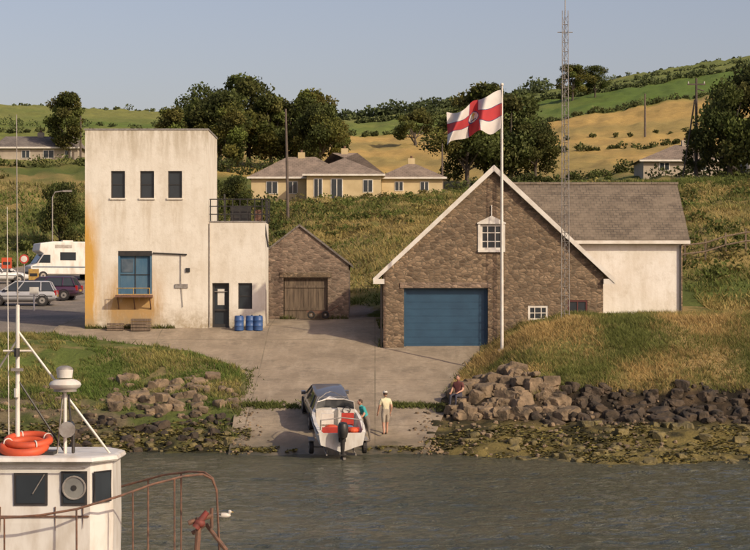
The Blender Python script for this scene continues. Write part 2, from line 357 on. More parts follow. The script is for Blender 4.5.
# ---- water
m,nt,b=newmat('harbour_water'); n=noi(nt,coords(nt,'Object',(.8,1.6,1)),2.2,5,.65)
n2=noi(nt,coords(nt,'Object',(.8,1.4,1)),7,4,.6); hh=mth(nt,'ADD',n,mth(nt,'MULTIPLY',n2,.35)); big=noi(nt,coords(nt,'Object',(.05,.16,1)),1,4)
nt.links.new(mixc(nt,ramp(nt,big,.35,.65),(.10,.098,.06),(.062,.068,.042)),b.inputs['Base Color']); b.inputs['Roughness'].default_value=.13; b.inputs['IOR'].default_value=1.33
bump(nt,b,hh,1.0,.35)
wx=np.arange(-26,26.01,.12); wy=np.arange(44,84.01,.12); WX,WY=np.meshgrid(wx,wy); fade=np.clip(np.minimum.reduce([WX+26,26-WX,WY-44,84-WY])/2,0,1)
WZ=((vn(WX*1.1+WY*.2,WY*1.9,90)-.5)*.085+(vn(WX*2.6,WY*4.3+WX*.5,91)-.5)*.06+(vn(WX*5,WY*7.7,92)-.5)*.02)*fade*np.interp(WY,[44,72,77,84],[1,1,.45,.3])*(.5+.9*fbm(WX*.08,WY*.16,94))
ii=np.arange(WX.size).reshape(WX.shape); WF=np.stack([ii[:-1,:-1],ii[:-1,1:],ii[1:,1:],ii[1:,:-1]],-1).reshape(-1,4)
we=empty('water'); me=fastmesh('near_water',np.stack([WX,WY,WZ],-1).reshape(-1,3),WF); me.materials.append(m); me.polygons.foreach_set('use_smooth',[True]*len(me.polygons))
o=bpy.data.objects.new('rippled_water',me); COL.objects.link(o); o.parent=we
mb=MB(); x0,x1,y0,y1=-26,26,44,84
mb.add([(-3000,-1500,0),(3000,-1500,0),(3000,y0,0),(-3000,y0,0)],[(0,1,2,3)],m); mb.add([(-3000,y0,0),(x0,y0,0),(x0,y1,0),(-3000,y1,0)],[(0,1,2,3)],m); mb.add([(x1,y0,0),(3000,y0,0),(3000,y1,0),(x1,y1,0)],[(0,1,2,3)],m); mb.add([(-3000,y1,0),(3000,y1,0),(3000,97,0),(-3000,97,0)],[(0,1,2,3)],m)
mb.obj('open_water',we)
# ------------------------------------------------------------ vegetation
MLEAF=m_attr('foliage_leaves',.75,.35,1.5,0,.3); MBLADE=m_attr('grass_blades',.85,.3,2,0,.25); MBARK=pm('bark',(.10,.08,.06),(.06,.05,.04),6,.9,.3)
def blob_leaves(c,r,n,size,base,flat=.75):
    d=NR.normal(size=(n,3)); d/=np.linalg.norm(d,axis=1)[:,None]; rr=NR.uniform(.3,1.0,n)**.7
    rr*=1+.15*np.sin(d[:,0]*5+c[0]*3)*np.cos(d[:,2]*4+c[1])
    P=np.array(c)+d*rr[:,None]*np.array([r,r,r*flat])
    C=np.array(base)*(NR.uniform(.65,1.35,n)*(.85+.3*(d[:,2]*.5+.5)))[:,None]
    return P,np.full(n,size)*NR.uniform(.7,1.4,n),C
def make_tree(name,h=9,w=8,seed=1,base=(.085,.098,.028),size=.34,nb=24,trunk=.22,low=.2):
    global NR
    NR=np.random.RandomState(seed); rr=random.Random(seed)
    mb=MB(); mb.tube([(0,0,-.6),(0.05,0,h*.2),(.1*rr.uniform(-1,1),.1,h*.45)],[trunk*1.3,trunk,trunk*.6],MBARK,8)
    Ps=[];Ss=[];Cs=[]
    for i in range(nb):
        a=rr.uniform(0,6.28); q=rr.uniform(.15,1)**.6; zz=rr.uniform(low,.92)
        env=math.sin(min(1,max(.0,(zz-low*.4)/(1-low*.4)))*math.pi)**.6
        c=(math.cos(a)*q*w*.38*env,math.sin(a)*q*w*.38*env,h*zz); r=rr.uniform(.12,.21)*w
        if i<9: mb.tube([(0,0,h*rr.uniform(.15,.35)),(c[0]*.5,c[1]*.5,c[2]*.75),c],[trunk*.5,trunk*.3,.03],MBARK,5)
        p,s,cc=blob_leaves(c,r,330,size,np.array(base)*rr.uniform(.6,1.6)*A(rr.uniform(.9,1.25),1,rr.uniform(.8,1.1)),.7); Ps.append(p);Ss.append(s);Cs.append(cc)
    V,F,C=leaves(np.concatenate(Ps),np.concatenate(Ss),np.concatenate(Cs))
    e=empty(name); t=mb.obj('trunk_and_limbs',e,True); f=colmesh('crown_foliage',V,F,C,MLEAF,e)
    return e
def inst(src,name,x,d,s=1,rz=0,sz=None,dz=0):
    e=empty(name)
    for ch in src.children:
        o=bpy.data.objects.new(ch.name.split('.')[0],ch.data); COL.objects.link(o); o.parent=e
    e.location=(x,d,Hs(x,d)+dz); e.scale=(s,s,sz or s); e.rotation_euler=(0,0,rz); return e
T1=make_tree('broadleaf_tree',9,9,3); T1.location=(-18.5,238,Hs(-18.5,238)); 
T2=make_tree('broadleaf_tree',9,8,8,(.10,.115,.032)); T2.location=(-12.5,240,Hs(-12.5,240))
T3=make_tree('broadleaf_tree',8,9.5,15,(.08,.10,.03)); T3.location=(-22,242,Hs(-22,242))
T4=make_tree('rounded_tree',6,7,21,(.095,.115,.036),.3,16,low=.35); T4.location=(6,300,Hs(6,300)-.8)
for x,d,s,t,sz in [(-15.5,246,1.15,T1,1.25),(-9.5,241,.95,T3,1.1),(-6.5,236,.85,T1,.9),(-24,236,.7,T2,.75),(-17,232,.8,T2,.85),(-8,244,1.05,T2,1.1),(-20,247,1.0,T3,1.15),(-5,242,.7,T2,.7),
    (9.8,212,1.0,T1,.95),(14.5,214,1.15,T3,1.2),(12,217,1.1,T2,1.2),(17,212,.7,T1,.7),
    (-35.5,232,.8,T2,.85),(41,415,.95,T2,.85),(46,418,.8,T1,.75),(-35.5,172,.4,T1,.55),
    (30.5,172,.85,T3,1.05),(33,175,1.0,T1,1.1),(34.5,168,.8,T2,.9),(28.5,178,.45,T2,.5),(-13.5,158,.45,T3,.6),(-11.3,160,.35,T1,.45)]:
    inst(t,'broadleaf_tree',x,d,s,R.uniform(0,6),sz)
inst(T1,'dark_conifer',-26.5,168,.45,1.,.68)
def mass(name,blobs,size,mat=MLEAF):
    Ps=[];Ss=[];Cs=[]
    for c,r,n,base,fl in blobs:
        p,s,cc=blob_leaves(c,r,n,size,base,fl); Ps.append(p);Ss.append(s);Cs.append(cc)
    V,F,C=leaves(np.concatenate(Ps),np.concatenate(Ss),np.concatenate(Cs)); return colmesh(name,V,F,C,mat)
def line(pts,step,r0,r1,n,base,fl=.7):
    out=[]
    for (x0,d0),(x1,d1) in zip(pts[:-1],pts[1:]):
        L=math.hypot(x1-x0,d1-d0); k=int(L/step)
        for i in range(k):
            t=(i+R.random())/k; x=x0+(x1-x0)*t; d=d0+(d1-d0)*t; r=R.uniform(r0,r1)*(.55+.9*float(vn(x*.15,d*.15,33)))
            out.append(((x,d,Hs(x,d)+r*.3),r,n,np.array(base)*R.uniform(.7,1.4),fl))
    return out
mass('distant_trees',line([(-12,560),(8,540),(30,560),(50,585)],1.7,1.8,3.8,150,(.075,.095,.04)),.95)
bl=line([(-110,600),(-63,597),(-8,590),(20,596)],2.0,.5,1.4,60,(.10,.12,.05))
bl+=line([(30,590),(60,598),(112,600)],3,.4,1.2,45,(.10,.12,.05))
bl+=line([(-5,430),(30,432),(60,440),(100,465)],1.5,.8,1.8,90,(.085,.105,.04))+line([(-12,480),(10,470),(35,500),(70,520),(115,560)],2.0,.5,1.4,60,(.095,.115,.045))
mass('distant_hedgerow',bl,.6)  # slight distance haze is put into these hedges' paler leaf colours
bl=line([(-70,330),(0,335),(30,350),(75,372)],1.5,.6,1.4,95,(.085,.10,.035))+line([(-90,400),(-40,395)],3,1,2,100,(.08,.10,.035))+line([(15,262),(70,268)],1.5,.5,1.1,75,(.10,.11,.035))+line([(20,300),(75,310)],2.6,.3,.9,50,(.11,.115,.04))
mass('field_hedge',bl,.42)
bl=line([(-55,224),(-30,224),(-20,222)],1.4,.8,1.6,120,(.085,.10,.03))+line([(-45,240),(-36,240)],2,1,2,120,(.08,.095,.03))+line([(-27,229),(-4,230)],1.0,1.2,2.2,160,(.075,.09,.028))
bl+=line([(14,206),(24,210),(30,213),(40,208)],1.1,.8,1.7,130,(.085,.10,.03))+line([(26,185),(38,182)],1.2,.7,1.5,120,(.08,.09,.03))+line([(-3,222),(10,225)],1.4,.8,1.6,120,(.085,.10,.03))
bl+=line([(-30,178),(-12,176),(-8,168)],1.2,.7,1.5,130,(.085,.10,.03))+line([(-60,170),(-20,168)],1.2,.6,1.5,120,(.10,.115,.033))+line([(8,206),(18,208)],1,1.2,2,150,(.075,.09,.028))
mass('hedge',bl,.3)
bl=[]
while len(bl)<760:
    d=R.uniform(109,214); x=R.uniform(-.2,.22)*d
    if lot(np.array([x]),np.array([d]))[0] or (x<8.5 and x>-14 and 190<d<215) or (16<x<38 and 183<d<202) : continue
    if d<112 and -8<x<17: continue
    if float(vn(x*.12,d*.06,5))<.45: continue
    r=R.uniform(.3,1.1)*(1.3 if R.random()<.15 else 1); c=(.09,.11,.028) if R.random()<.65 else (.18,.155,.05)
    bl.append(((x,d,Hs(x,d)+r*.12),r,int(90*r+25),np.array(c)*R.uniform(.6,1.35),.55))
mass('hillside_scrub',bl,.22)
def scatter(name,n,region,h,w,cols,lean=.35,dens=None,ps=.4):
    x=NR.uniform(region[0],region[1],n*3); d=NR.uniform(region[2],region[3],n*3)
    z=H(x,d); ok=~inslip(x,d,.2)&(lot(x,d)<.5)&dens(x,d,z); x,d,z=x[ok][:n],d[ok][:n],z[ok][:n]
    t=sst(.40,.60,fbm(x*ps,d*ps,60)*.8+NR.uniform(0,1,len(x))*.2); C=lerp(np.ones((len(x),1))*A(*cols[0]),A(*cols[1]),t)*NR.uniform(.7,1.3,len(x))[:,None]
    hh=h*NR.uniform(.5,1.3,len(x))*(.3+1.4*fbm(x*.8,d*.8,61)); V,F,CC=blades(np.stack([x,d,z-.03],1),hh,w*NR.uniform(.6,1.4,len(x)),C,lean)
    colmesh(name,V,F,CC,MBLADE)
cl=lambda x,d,z:(z>2.0+(fbm(x*.6,d*.6,20)-.5)*1.2)&~((x>.2)&(x<16)&(d>95.6)&(d<109))
scatter('dry_grass',110000,(3.5,30,83,99),.24,.018,((.16,.18,.05),(.48,.34,.14)),.6,cl,.35)
scatter('bank_grass',45000,(-26,-4,84,99.2),.22,.024,((.11,.16,.035),(.30,.26,.09)),.5,lambda x,d,z:(z>1.3)&(fbm(x*.5,d*.5,77)>.40)&(x<-5.5))
scatter('hillside_grass',90000,(-12,42,100,170),.32,.045,((.125,.155,.04),(.36,.28,.105)),.6,lambda x,d,z:~((x>-7)&(x<17)&(d<112))&(abs(x)<d*.25),.1)
scatter('far_bank_grass',24000,(-60,-10,163,205),.4,.07,((.13,.17,.04),(.26,.23,.09)),.5,lambda x,d,z:d>163,.1)
# ragged grass and weeds where the yard meets walls and verge
xw=np.concatenate([NR.uniform(-14.5,-5.5,900),NR.uniform(-6.6,-1.4,500),NR.normal(.3,.08,400),NR.uniform(5.5,10.9,600)]); dw=np.concatenate([NR.normal(99.93,.05,900),NR.normal(105.9,.06,500),NR.uniform(96,105,400),NR.normal(95.85,.12,600)])
kp=(vn(xw*1.3,dw*1.3,14)>.55)&~((xw>-8.3)&(xw<-7.2)); xw,dw=xw[kp],dw[kp]; zw=np.array([Hs(a,b_) for a,b_ in zip(xw,dw)])
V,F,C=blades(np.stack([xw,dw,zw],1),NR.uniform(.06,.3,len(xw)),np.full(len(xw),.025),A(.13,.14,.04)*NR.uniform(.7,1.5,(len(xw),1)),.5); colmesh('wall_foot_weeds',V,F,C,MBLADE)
x=np.concatenate([NR.uniform(-5.6,-2.6,1700),NR.uniform(.7,3.1,1300),NR.normal(-5.9,.25,1600),NR.normal(0,1,900)]); d=np.concatenate([85+NR.normal(0,.25,1700),85+NR.normal(0,.2,1300),NR.uniform(80,92,1600),NR.uniform(84,95,900)])
x[-900:]=np.interp(d[-900:],*XR)+NR.normal(-.05,.22,900)
keep=fbm(x*1.1,d*1.1,15)>.42; x,d=x[keep],d[keep]
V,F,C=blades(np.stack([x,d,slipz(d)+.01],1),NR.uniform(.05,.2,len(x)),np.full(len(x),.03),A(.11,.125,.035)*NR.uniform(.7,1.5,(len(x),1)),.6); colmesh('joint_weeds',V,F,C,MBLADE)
x=np.concatenate([NR.uniform(-24,-5.0,14000),NR.uniform(2,28,26000),NR.uniform(-5.6,2.0,2600)]); d=np.concatenate([NR.uniform(78,83,14000),NR.uniform(73,81.5,26000),NR.uniform(76.9,78.2,2600)]); s_=inslip(x,d,.1); z=np.where(s_,slipz(d)+.02,H(x,d))
ok=(z>-.03)&(z<.95)&(fbm(x*.9,d*.9,44)>np.where(s_,.60,.44))
x,d,z=x[ok],d[ok],z[ok]; P=np.stack([x,d,z+NR.uniform(0,.07,len(x))],1); C=lerp(np.ones((len(x),1))*A(.055,.048,.018),A(.20,.17,.045),NR.uniform(0,1,len(x))**1.5)
V,F,C=leaves(P,NR.uniform(.10,.28,len(x)),C); V[:,2]=np.repeat(P[:,2],4)+(V[:,2]-np.repeat(P[:,2],4))*.3; colmesh('seaweed',V,F,C,m_attr('seaweed_fronds',.5,0,2,0,.3))
def ico(sub):
    bm=bmesh.new(); bmesh.ops.create_icosphere(bm,subdivisions=sub,radius=1); v=np.array([q.co[:] for q in bm.verts]); f=np.array([[q.index for q in p.verts] for p in bm.faces]); bm.free(); return v,f
ICO={2:ico(2),3:ico(3)}
def boulders(name,items,mat):
    VV=[];FF=[];o0=0
    for (x,y,z,s) in items:
        cv,cf=ICO[2 if s<.22 else 3]; o=R.uniform(0,99); sc=np.array([s*R.uniform(.7,1.25),s*R.uniform(.7,1.25),s*.75*R.uniform(.7,1.25)])
        M=np.array(Matrix.Rotation(R.uniform(0,6),3,'Z')@Matrix.Rotation(R.uniform(-.4,.4),3,'X'))
        k=1+.6*(vn(cv[:,0]*1.4+o,cv[:,1]*1.4+cv[:,2]*1.9,1)-.5)+.28*(vn(cv[:,0]*3.7+o,cv[:,1]*3.1+cv[:,2]*4,2)-.5)
        v=np.clip(cv*k[:,None],-.75,.75)*sc*1.25; VV.append(v@M.T+np.array([x,y,z])); FF.append(cf+o0); o0+=len(cv)
    me=fastmesh(name,np.concatenate(VV),np.concatenate(FF)); me.materials.append(mat); me.polygons.foreach_set('use_smooth',[False]*len(me.polygons)); o=bpy.data.objects.new(name,me); COL.objects.link(o)
MROCK=pm('rock_brown',(.27,.195,.12),(.09,.068,.043),1.8,.92,.8,bd=.06); MROCKD=pm('rock_dark',(.085,.060,.037),(.02,.016,.011),1.8,.85,.8,bd=.06); MWEED=pm('seaweed_rock',(.19,.15,.05),(.055,.046,.02),2.5,.7,.7,bd=.05)
def put(n,xr,dr,sr,cond=lambda x,d:True,sink=.1):
    out=[]
    while len(out)<n:
        x=R.uniform(*xr);d=R.uniform(*dr)
        if inslip(np.array([x]),np.array([d]),.1)[0] or not cond(x,d): continue
        s=sr[0]+(sr[1]-sr[0])*R.random()**1.7; out.append((x,d,Hs(x,d)+s*sink,s))
    return out
boulders('boulders',put(150,(3.0,8.2),(82.6,87.3),(.18,.46),lambda x,d:x>np.interp(d,[83,88],[2.9,3.8]) and x<4.9+ (88-d)*.7,.3)+put(110,(-11.5,-5.6),(84,90),(.09,.38))+put(24,(-20,-11),(84,90),(.08,.22)),MROCK)
boulders('dark_rocks',put(520,(6.2,30),(81.8,84.6),(.10,.36),sink=-.05)+put(90,(-12,-5.6),(78,84),(.08,.28)),MROCKD)
boulders('seaweed_rocks',put(330,(2.4,30),(72,81.5),(.07,.32),lambda x,d:x>2.6+(80-d)*.4,-.1)+put(130,(-22,-5.6),(78,82),(.06,.24)),MWEED)
boulders('shingle',put(300,(2.2,12),(76,84),(.03,.12),sink=.3)+put(260,(-20,-5.3),(79,86),(.03,.12),sink=.3)+[(a,b_,float(slipz(b_))+.02,.05*R.uniform(.5,1.4)) for a,b_ in [(R.choice([R.gauss(-5.2,.35),R.gauss(2.2,.35)]),R.uniform(77,84)) for _ in range(160)]],MROCK)
# ------------------------------------------------------------ white building
e=empty('white_harbour_building')
def wallblock(x0,x1,y0,y1,z0,z1,mat,cuts,name):
    mb=MB(); mb.box(x0,x1,y0,y1,z0,z1,mat); o=mb.obj(name,e)
    if cuts: cut(o,cuts)
def window(mb,x0,x1,z0,z1,y,frame,fw=.07,bars=(1,1),depth=.16):
    mb.box(x0,x1,y+depth-.02,y+depth+.04,z0,z1,MGL)
    yb=y+depth-.06;yf=y+depth-.022
    mb.box(x0,x0+fw,yb,yf,z0,z1,frame); mb.box(x1-fw,x1,yb,yf,z0,z1,frame); mb.box(x0+fw,x1-fw,yb,yf,z1-fw,z1,frame); mb.box(x0+fw,x1-fw,yb,yf,z0,z0+fw,frame)
    for i in range(1,bars[0]): q=x0+(x1-x0)*i/bars[0]; mb.box(q-.02,q+.02,yb+.005,yf-.002,z0+fw,z1-fw,frame)
    for i in range(1,bars[1]): q=z0+(z1-z0)*i/bars[1]; mb.box(x0+fw,x1-fw,yb+.008,yf-.004,q-.02,q+.02,frame)
W3=[(-13.2,-12.5),(-11.75,-11.05),(-10.35,-9.65)]
wallblock(-14.5,-8.35,100,105.7,4.0,14.45,MW,[(a,b,99.8,100.35,11.05,12.4) for a,b in W3]+[(-12.85,-11.15,99.8,100.4,6.25,8.4)],'tall_block')
wallblock(-8.35,-5.5,100.12,103.2,4.0,9.85,MW,[(-8.15,-7.3,99.9,100.5,4.0,6.8),(-6.85,-6.15,99.9,100.5,5.5,6.8)],'low_block')
mb=MB(); mb.box(-14.54,-8.31,99.96,100.2,14.45,14.52,MMET); mb.box(-8.55,-8.31,100.2,105.74,14.45,14.52,MMET); mb.box(-14.54,-14.3,100.2,105.74,14.45,14.52,MMET)
mb.box(-8.29,-5.46,100.08,100.3,9.85,9.90,MMET); mb.obj('coping',e)
mb=MB()
for a,b in W3: window(mb,a,b,11.05,12.4,100,MBLK,.06,(1,2)); mb.box(a-.06,b+.06,99.93,100.02,10.97,11.05,MW)
window(mb,-6.85,-6.15,5.5,6.8,100.12,MBLK,.06,(1,2)); mb.obj('windows',e)
mb=MB(); mb.box(-12.75,-11.25,100.16,100.22,6.25,8.15,MBLUE2); mb.box(-12.85,-11.15,100.02,100.14,8.15,8.4,MBLK); mb.box(-12.85,-12.75,100.02,100.14,6.25,8.15,MBLUE2); mb.box(-11.25,-11.15,100.02,100.14,6.25,8.15,MBLUE2)
mb.box(-12.02,-11.98,100.13,100.17,6.25,8.15,MBLK)
mb.box(-12.75,-11.25,100.125,100.155,7.2,7.24,MBLK); mb.box(-12.7,-12.1,100.13,100.158,7.35,8.0,pm('grey_blue_panel',(.10,.13,.16),(.05,.08,.11),3,.6))
mb.box(-12.9,-11.1,99.3,100.0,6.08,6.2,MRUST)
for x in (-12.8,-12.0,-11.2): mb.tube([(x,99.35,6.2),(x,99.35,6.55)],.02,MYEL); mb.tube([(x,99.4,6.1),(x,100,5.5)],.03,MRUST)
mb.tube([(-12.8,99.35,6.54),(-11.2,99.35,6.54)],.02,MYEL); mb.obj('loading_door',e)
mb=MB(); mb.box(-8.15,-7.3,100.4,100.46,4.5,6.8,MGL)
for a,b,c,d in [(-8.15,-8.05,4.5,6.8),(-7.4,-7.3,4.5,6.8),(-8.05,-7.4,6.7,6.8),(-8.05,-7.4,5.4,5.5),(-8.05,-7.4,4.5,4.75)]: mb.box(a,b,100.32,100.38,c,d,MBLK)
mb.box(-7.9,-7.55,100.37,100.395,5.7,6.5,MTRIM); mb.box(-8.05,-7.4,100.3,100.36,6.35,6.39,MMET); mb.obj('entrance_door',e)
mb=MB(); mb.tube([(-11.1,99.93,8.3),(-9.4,99.93,8.22)],.035,MBLK); mb.tube([(-9.7,99.95,8.2),(-9.7,99.95,6.9),(-9.6,99.95,5.6)],.018,MMET)
mb.box(-10.0,-9.35,99.94,99.99,6.55,6.75,MMET); mb.tube([(-8.28,100.05,4.6),(-8.28,100.05,9.8)],.035,MMET); mb.box(-9.45,-9.25,99.92,99.99,7.35,7.55,MBLK)
mb.obj('pipes_and_lamp',e)
mb=MB(); xs=np.arange(-8.25,-5.2,.37)
for x in xs: mb.tube([(x,100.3,9.85),(x,100.3,11.0)],.028,MBLK,6)
for z in (10.25,10.65,11.0): mb.tube([(-8.3,100.3,z),(-5.3,100.3,z)],.03,MBLK,6); mb.tube([(-5.5,100.3,z),(-5.5,103.1,z)],.03,MBLK,6)
for y in np.arange(100.7,103.2,.5): mb.tube([(-5.5,y,9.85),(-5.5,y,11.0)],.025,MBLK,6)
mb.tube([(-7.6,101,9.85),(-7.6,101,11.3)],.04,MBLK); mb.box(-7.3,-6.3,101,101.8,9.85,10.7,MBLK); mb.box(-6.1,-5.7,100.9,101.3,9.85,10.5,MRUST); mb.tube([(-5.55,100.3,9.8),(-5.35,100.2,8.6)],.05,MBLK); mb.obj('roof_railing',e)
for i,x in enumerate((-6.75,-6.2,-5.8)):
    z=float(slipz(99.3)); y=99.35+.1*(i%2); mb=MB(); mb.loft([[(x+r*math.cos(t),y+r*math.sin(t),z+h) for t in [k*math.pi/8 for k in range(16)]] for r,h in [(.2,0),(.23,.03),(.23,.24),(.245,.26),(.23,.28),(.23,.5),(.245,.52),(.23,.54),(.22,.73),(.18,.76)]],MBAR); mb.tube([(x+.08,y,z+.75),(x+.08,y,z+.8)],.04,MBLK)
    mb.obj('blue_barrel',None,True)
def crate(x,y,z,w,d,h,n=4):
    mb=MB()
    for k in range(n):
        zz=z+h*k/n; mb.box(x,x+w,y,y+.03,zz+.01,zz+h/n-.02,MWOOD); mb.box(x,x+w,y+d-.03,y+d,zz+.01,zz+h/n-.02,MWOOD); mb.box(x,x+.03,y+.03,y+d-.03,zz+.01,zz+h/n-.02,MWOOD); mb.box(x+w-.03,x+w,y+.03,y+d-.03,zz+.01,zz+h/n-.02,MWOOD)
    mb.box(x+.03,x+w-.03,y+.03,y+d-.03,z+h*.7,z+h*.8,MYEL); mb.obj('wooden_crate')
crate(-12.1,99.1,4.42,.95,.6,.62); crate(-13.3,99.2,4.42,.8,.5,.4,3)
# ------------------------------------------------------------ stone shed
e=empty('stone_shed')
def wallpoly(name,pts,y0,y1,mat,cuts):
    mb=MB(); mb.prism(pts,y0,y1,mat); o=mb.obj(name,e)
    if cuts: cut(o,cuts)
wallpoly('gable_wall',[(-6.6,4.4),(-1.4,4.4),(-1.4,7.85),(-4.0,9.85),(-6.6,7.85)],106,113,MST2,[(-4.85,-2.5,105.8,106.5,4.4,7.15)])
mb=MB()
for s in (-1,1):
    a=(-4.0,9.98); b=(-4.0+s*2.78,7.84); t=.12
    mb.prism([a,b,(b[0],b[1]-t),(a[0],a[1]-t)] if s>0 else [(a[0],a[1]-t),(b[0],b[1]-t),b,a],105.9,113.1,MSLATE)
mb.obj('roof',e)
mb=MB()
for i in range(9): x=-4.8+i*.255; mb.box(x,x+.245,106.2,106.25,4.9,7.05,MWOOD)
for z in (5.4,6.6): mb.box(-4.8,-2.52,106.16,106.197,z,z+.12,MWOOD)
mb.box(-4.85,-2.5,106.1,106.3,7.05,7.15,MWOOD); mb.box(-5.05,-2.3,105.95,106.02,7.15,7.4,MST); mb.obj('wooden_door',e)
mb=MB(); 
for s in (0,.75): mb.torus((-3.35+s,105.0,5.17),.16,.045,MRUB,Matrix.Rotation(rad(90),3,'X'),16,6); mb.tube([(-3.35+s,104.95,5.17),(-3.35+s,105.05,5.17)],.05,MMET)
mb.box(-3.6,-2.4,105.1,105.7,5.28,5.38,MRUST); mb.tube([(-2.4,105.4,5.35),(-1.9,105.4,5.65)],.03,MRUST); mb.tube([(-3.35,105,5.2),(-2.6,105.2,5.3)],.03,MRUST); mb.obj('handcart')
# ------------------------------------------------------------ boathouse
e=empty('lifeboat_boathouse')
wallpoly('stone_walls',[(.4,3.0),(10.95,3.0),(10.95,7.2),(5.68,12.2),(.4,7.2)],96,110,MST,[(1.39,5.42,95.8,96.6,3.0,6.53),(5.04,6.14,95.8,96.4,8.35,9.6),(7.35,8.3,95.8,96.4,4.98,5.68),(9.25,10.2,95.8,96.4,5.3,5.95)])
mb=MB()
for s in (-1,1):
    a=(5.7,12.38); b=(5.7+s*5.75,6.98); t=.16
    pp=[a,b,(b[0],b[1]-t),(a[0],a[1]-t)]; mb.prism(pp if s>0 else pp[::-1],96.0,110.2,MTILE)
mb.obj('main_roof',e)
mb=MB()
for s in (-1,1):
    a=(5.7,12.43); b=(5.7+s*5.8,6.98); t=.30
    pp=[a,b,(b[0]-s*.02,b[1]-.23),(a[0],a[1]-t)]; mb.prism(pp if s>0 else pp[::-1],95.72,95.995,MTRIM)
    mb.prism([(5.7+s*5.8,6.96),(5.7+s*5.25,6.96),(5.7+s*5.25,6.72),(5.7+s*5.8,6.72)],95.75,95.99,MTRIM)
mb.tube([(.1,95.9,6.9),(.1,110,6.9)],.06,MTRIM); mb.tube([(.3,96.1,6.85),(.3,96.1,3.6)],.045,MBLK); mb.obj('bargeboards_and_gutter',e)
mb=MB()
for i in range(9): z=3.5+i*.337; mb.box(1.5,5.31,96.3-.008*(i%2),96.36,z,z+.331,MBLUE)
mb.box(1.39,1.5,96.2,96.34,3.2,6.45,MBLUE); mb.box(5.31,5.42,96.2,96.34,3.2,6.45,MBLUE); mb.box(1.39,5.42,96.2,96.34,6.45,6.53,MBLUE); mb.obj('boat_door',e)
mb=MB(); window(mb,5.04,6.14,8.35,9.6,96,MTRIM,.12,(3,3),.1); mb.prism([(4.9,9.6),(6.28,9.6),(6.28,9.66),(5.59,10.0),(4.9,9.66)],95.9,96.0,MTRIM); mb.box(4.94,6.24,95.88,96.0,8.25,8.35,MTRIM)
mb.box(4.94,5.06,95.94,95.99,8.35,9.6,MTRIM); mb.box(6.12,6.24,95.94,95.99,8.35,9.6,MTRIM); mb.tube([(5.59,95.95,9.9),(5.59,95.95,10.5)],.03,MTRIM)
window(mb,7.35,8.3,4.98,5.68,96,MTRIM,.1,(3,2),.08); window(mb,9.25,10.2,5.3,5.95,96,pm('maroon_paint',(.12,.03,.025)),.08,(2,1),.08); mb.box(1.2,5.6,95.95,95.998,6.53,6.8,MST2); mb.obj('windows_and_lintels',e)
wallblock(10.0,15.35,100.3,108.2,4.3,8.95,MW2,None,'wing_walls')
mb=MB(); mb.prism([(15.352,4.3),(15.352,8.9),(15.45,8.9),(15.45,4.3)],100.5,108.1,MST)
y0,y1,ym=100.0,108.5,104.25
def slope(xa,xb,ya,za,yb,zb,t,mat):
    mb.add([(xa,ya,za),(xb,ya,za),(xb,yb,zb),(xa,yb,zb),(xa,ya,za-t),(xb,ya,za-t),(xb,yb,zb-t),(xa,yb,zb-t)],[(0,1,2,3),(7,6,5,4),(0,4,5,1),(1,5,6,2),(2,6,7,3),(3,7,4,0)],mat)
slope(6.3,15.75,y0,8.95,ym,11.98,.12,MTILE); slope(6.3,15.75,y1,8.95,ym,11.98,.12,MTILE); mb.tube([(6.3,ym,12.0),(15.8,ym,12.0)],.09,MTILE)
mb.add([(15.35,100.3,8.9),(15.35,108.2,8.9),(15.35,104.25,11.8)],[(0,1,2)],MW2); mb.obj('wing_roof',e)
mb=MB(); mb.box(9.9,15.75,99.9,100.0,8.76,8.92,MTRIM); mb.tube([(15.3,100.2,8.7),(15.3,100.2,5)],.05,MBLK); mb.obj('fascia',e)
# ------------------------------------------------------------ distant houses
def hiproof(mb,x0,x1,y0,y1,ze,zr,mat,o=.4,hl=None,hr=None):
    x0-=o;x1+=o;y0-=o;y1+=o; ym=(y0+y1)/2; hp=(y1-y0)/2; a=x0+(hl if hl is not None else hp); b=x1-(hr if hr is not None else hp)
    mb.add([(x0,y0,ze),(x1,y0,ze),(x1,y1,ze),(x0,y1,ze),(a,ym,zr),(b,ym,zr)],[(0,1,5,4),(1,2,5),(2,3,4,5),(3,0,4),(3,2,1,0)],mat)
def house(name,blocks,roofm,wallm):
    e=empty(name); w=MB();r=MB();g=MB();ch=MB()
    for (x0,x1,y0,y1,z0,ze,zr,wins,hl,hr) in blocks:
        w.box(x0,x1,y0,y1,z0-1.5,ze,wallm); hiproof(r,x0,x1,y0,y1,ze+.01,zr,roofm,.4,hl,hr)
        for a,b,c,d in wins: g.box(a,b,y0-.05,y0-.005,c,d,MTRIM); g.box(a+.08,b-.08,y0-.08,y0-.052,c+.08,d-.08,MGL); g.box((a+b)/2-.03,(a+b)/2+.03,y0-.1,y0-.082,c+.08,d-.08,MTRIM)
        xc=(x0+x1)/2; ch.box(xc-.35,xc+.35,(y0+y1)/2-.3,(y0+y1)/2+.3,zr-.6,zr+.45,wallm); ch.tube([(xc,(y0+y1)/2,zr+.45),(xc,(y0+y1)/2,zr+.7)],.12,MRUST)
        r.box(x0-.42,x1+.42,y0-.46,y0-.40,ze-.15,ze+.02,MTRIM)
    w.obj('walls',e);r.obj('roof',e);g.obj('windows',e);ch.obj('chimneys',e); return e
MROOF=m_tiles('bungalow_tiles',(.18,.14,.105),(.24,.185,.14),(.08,.065,.05),.4,.35)
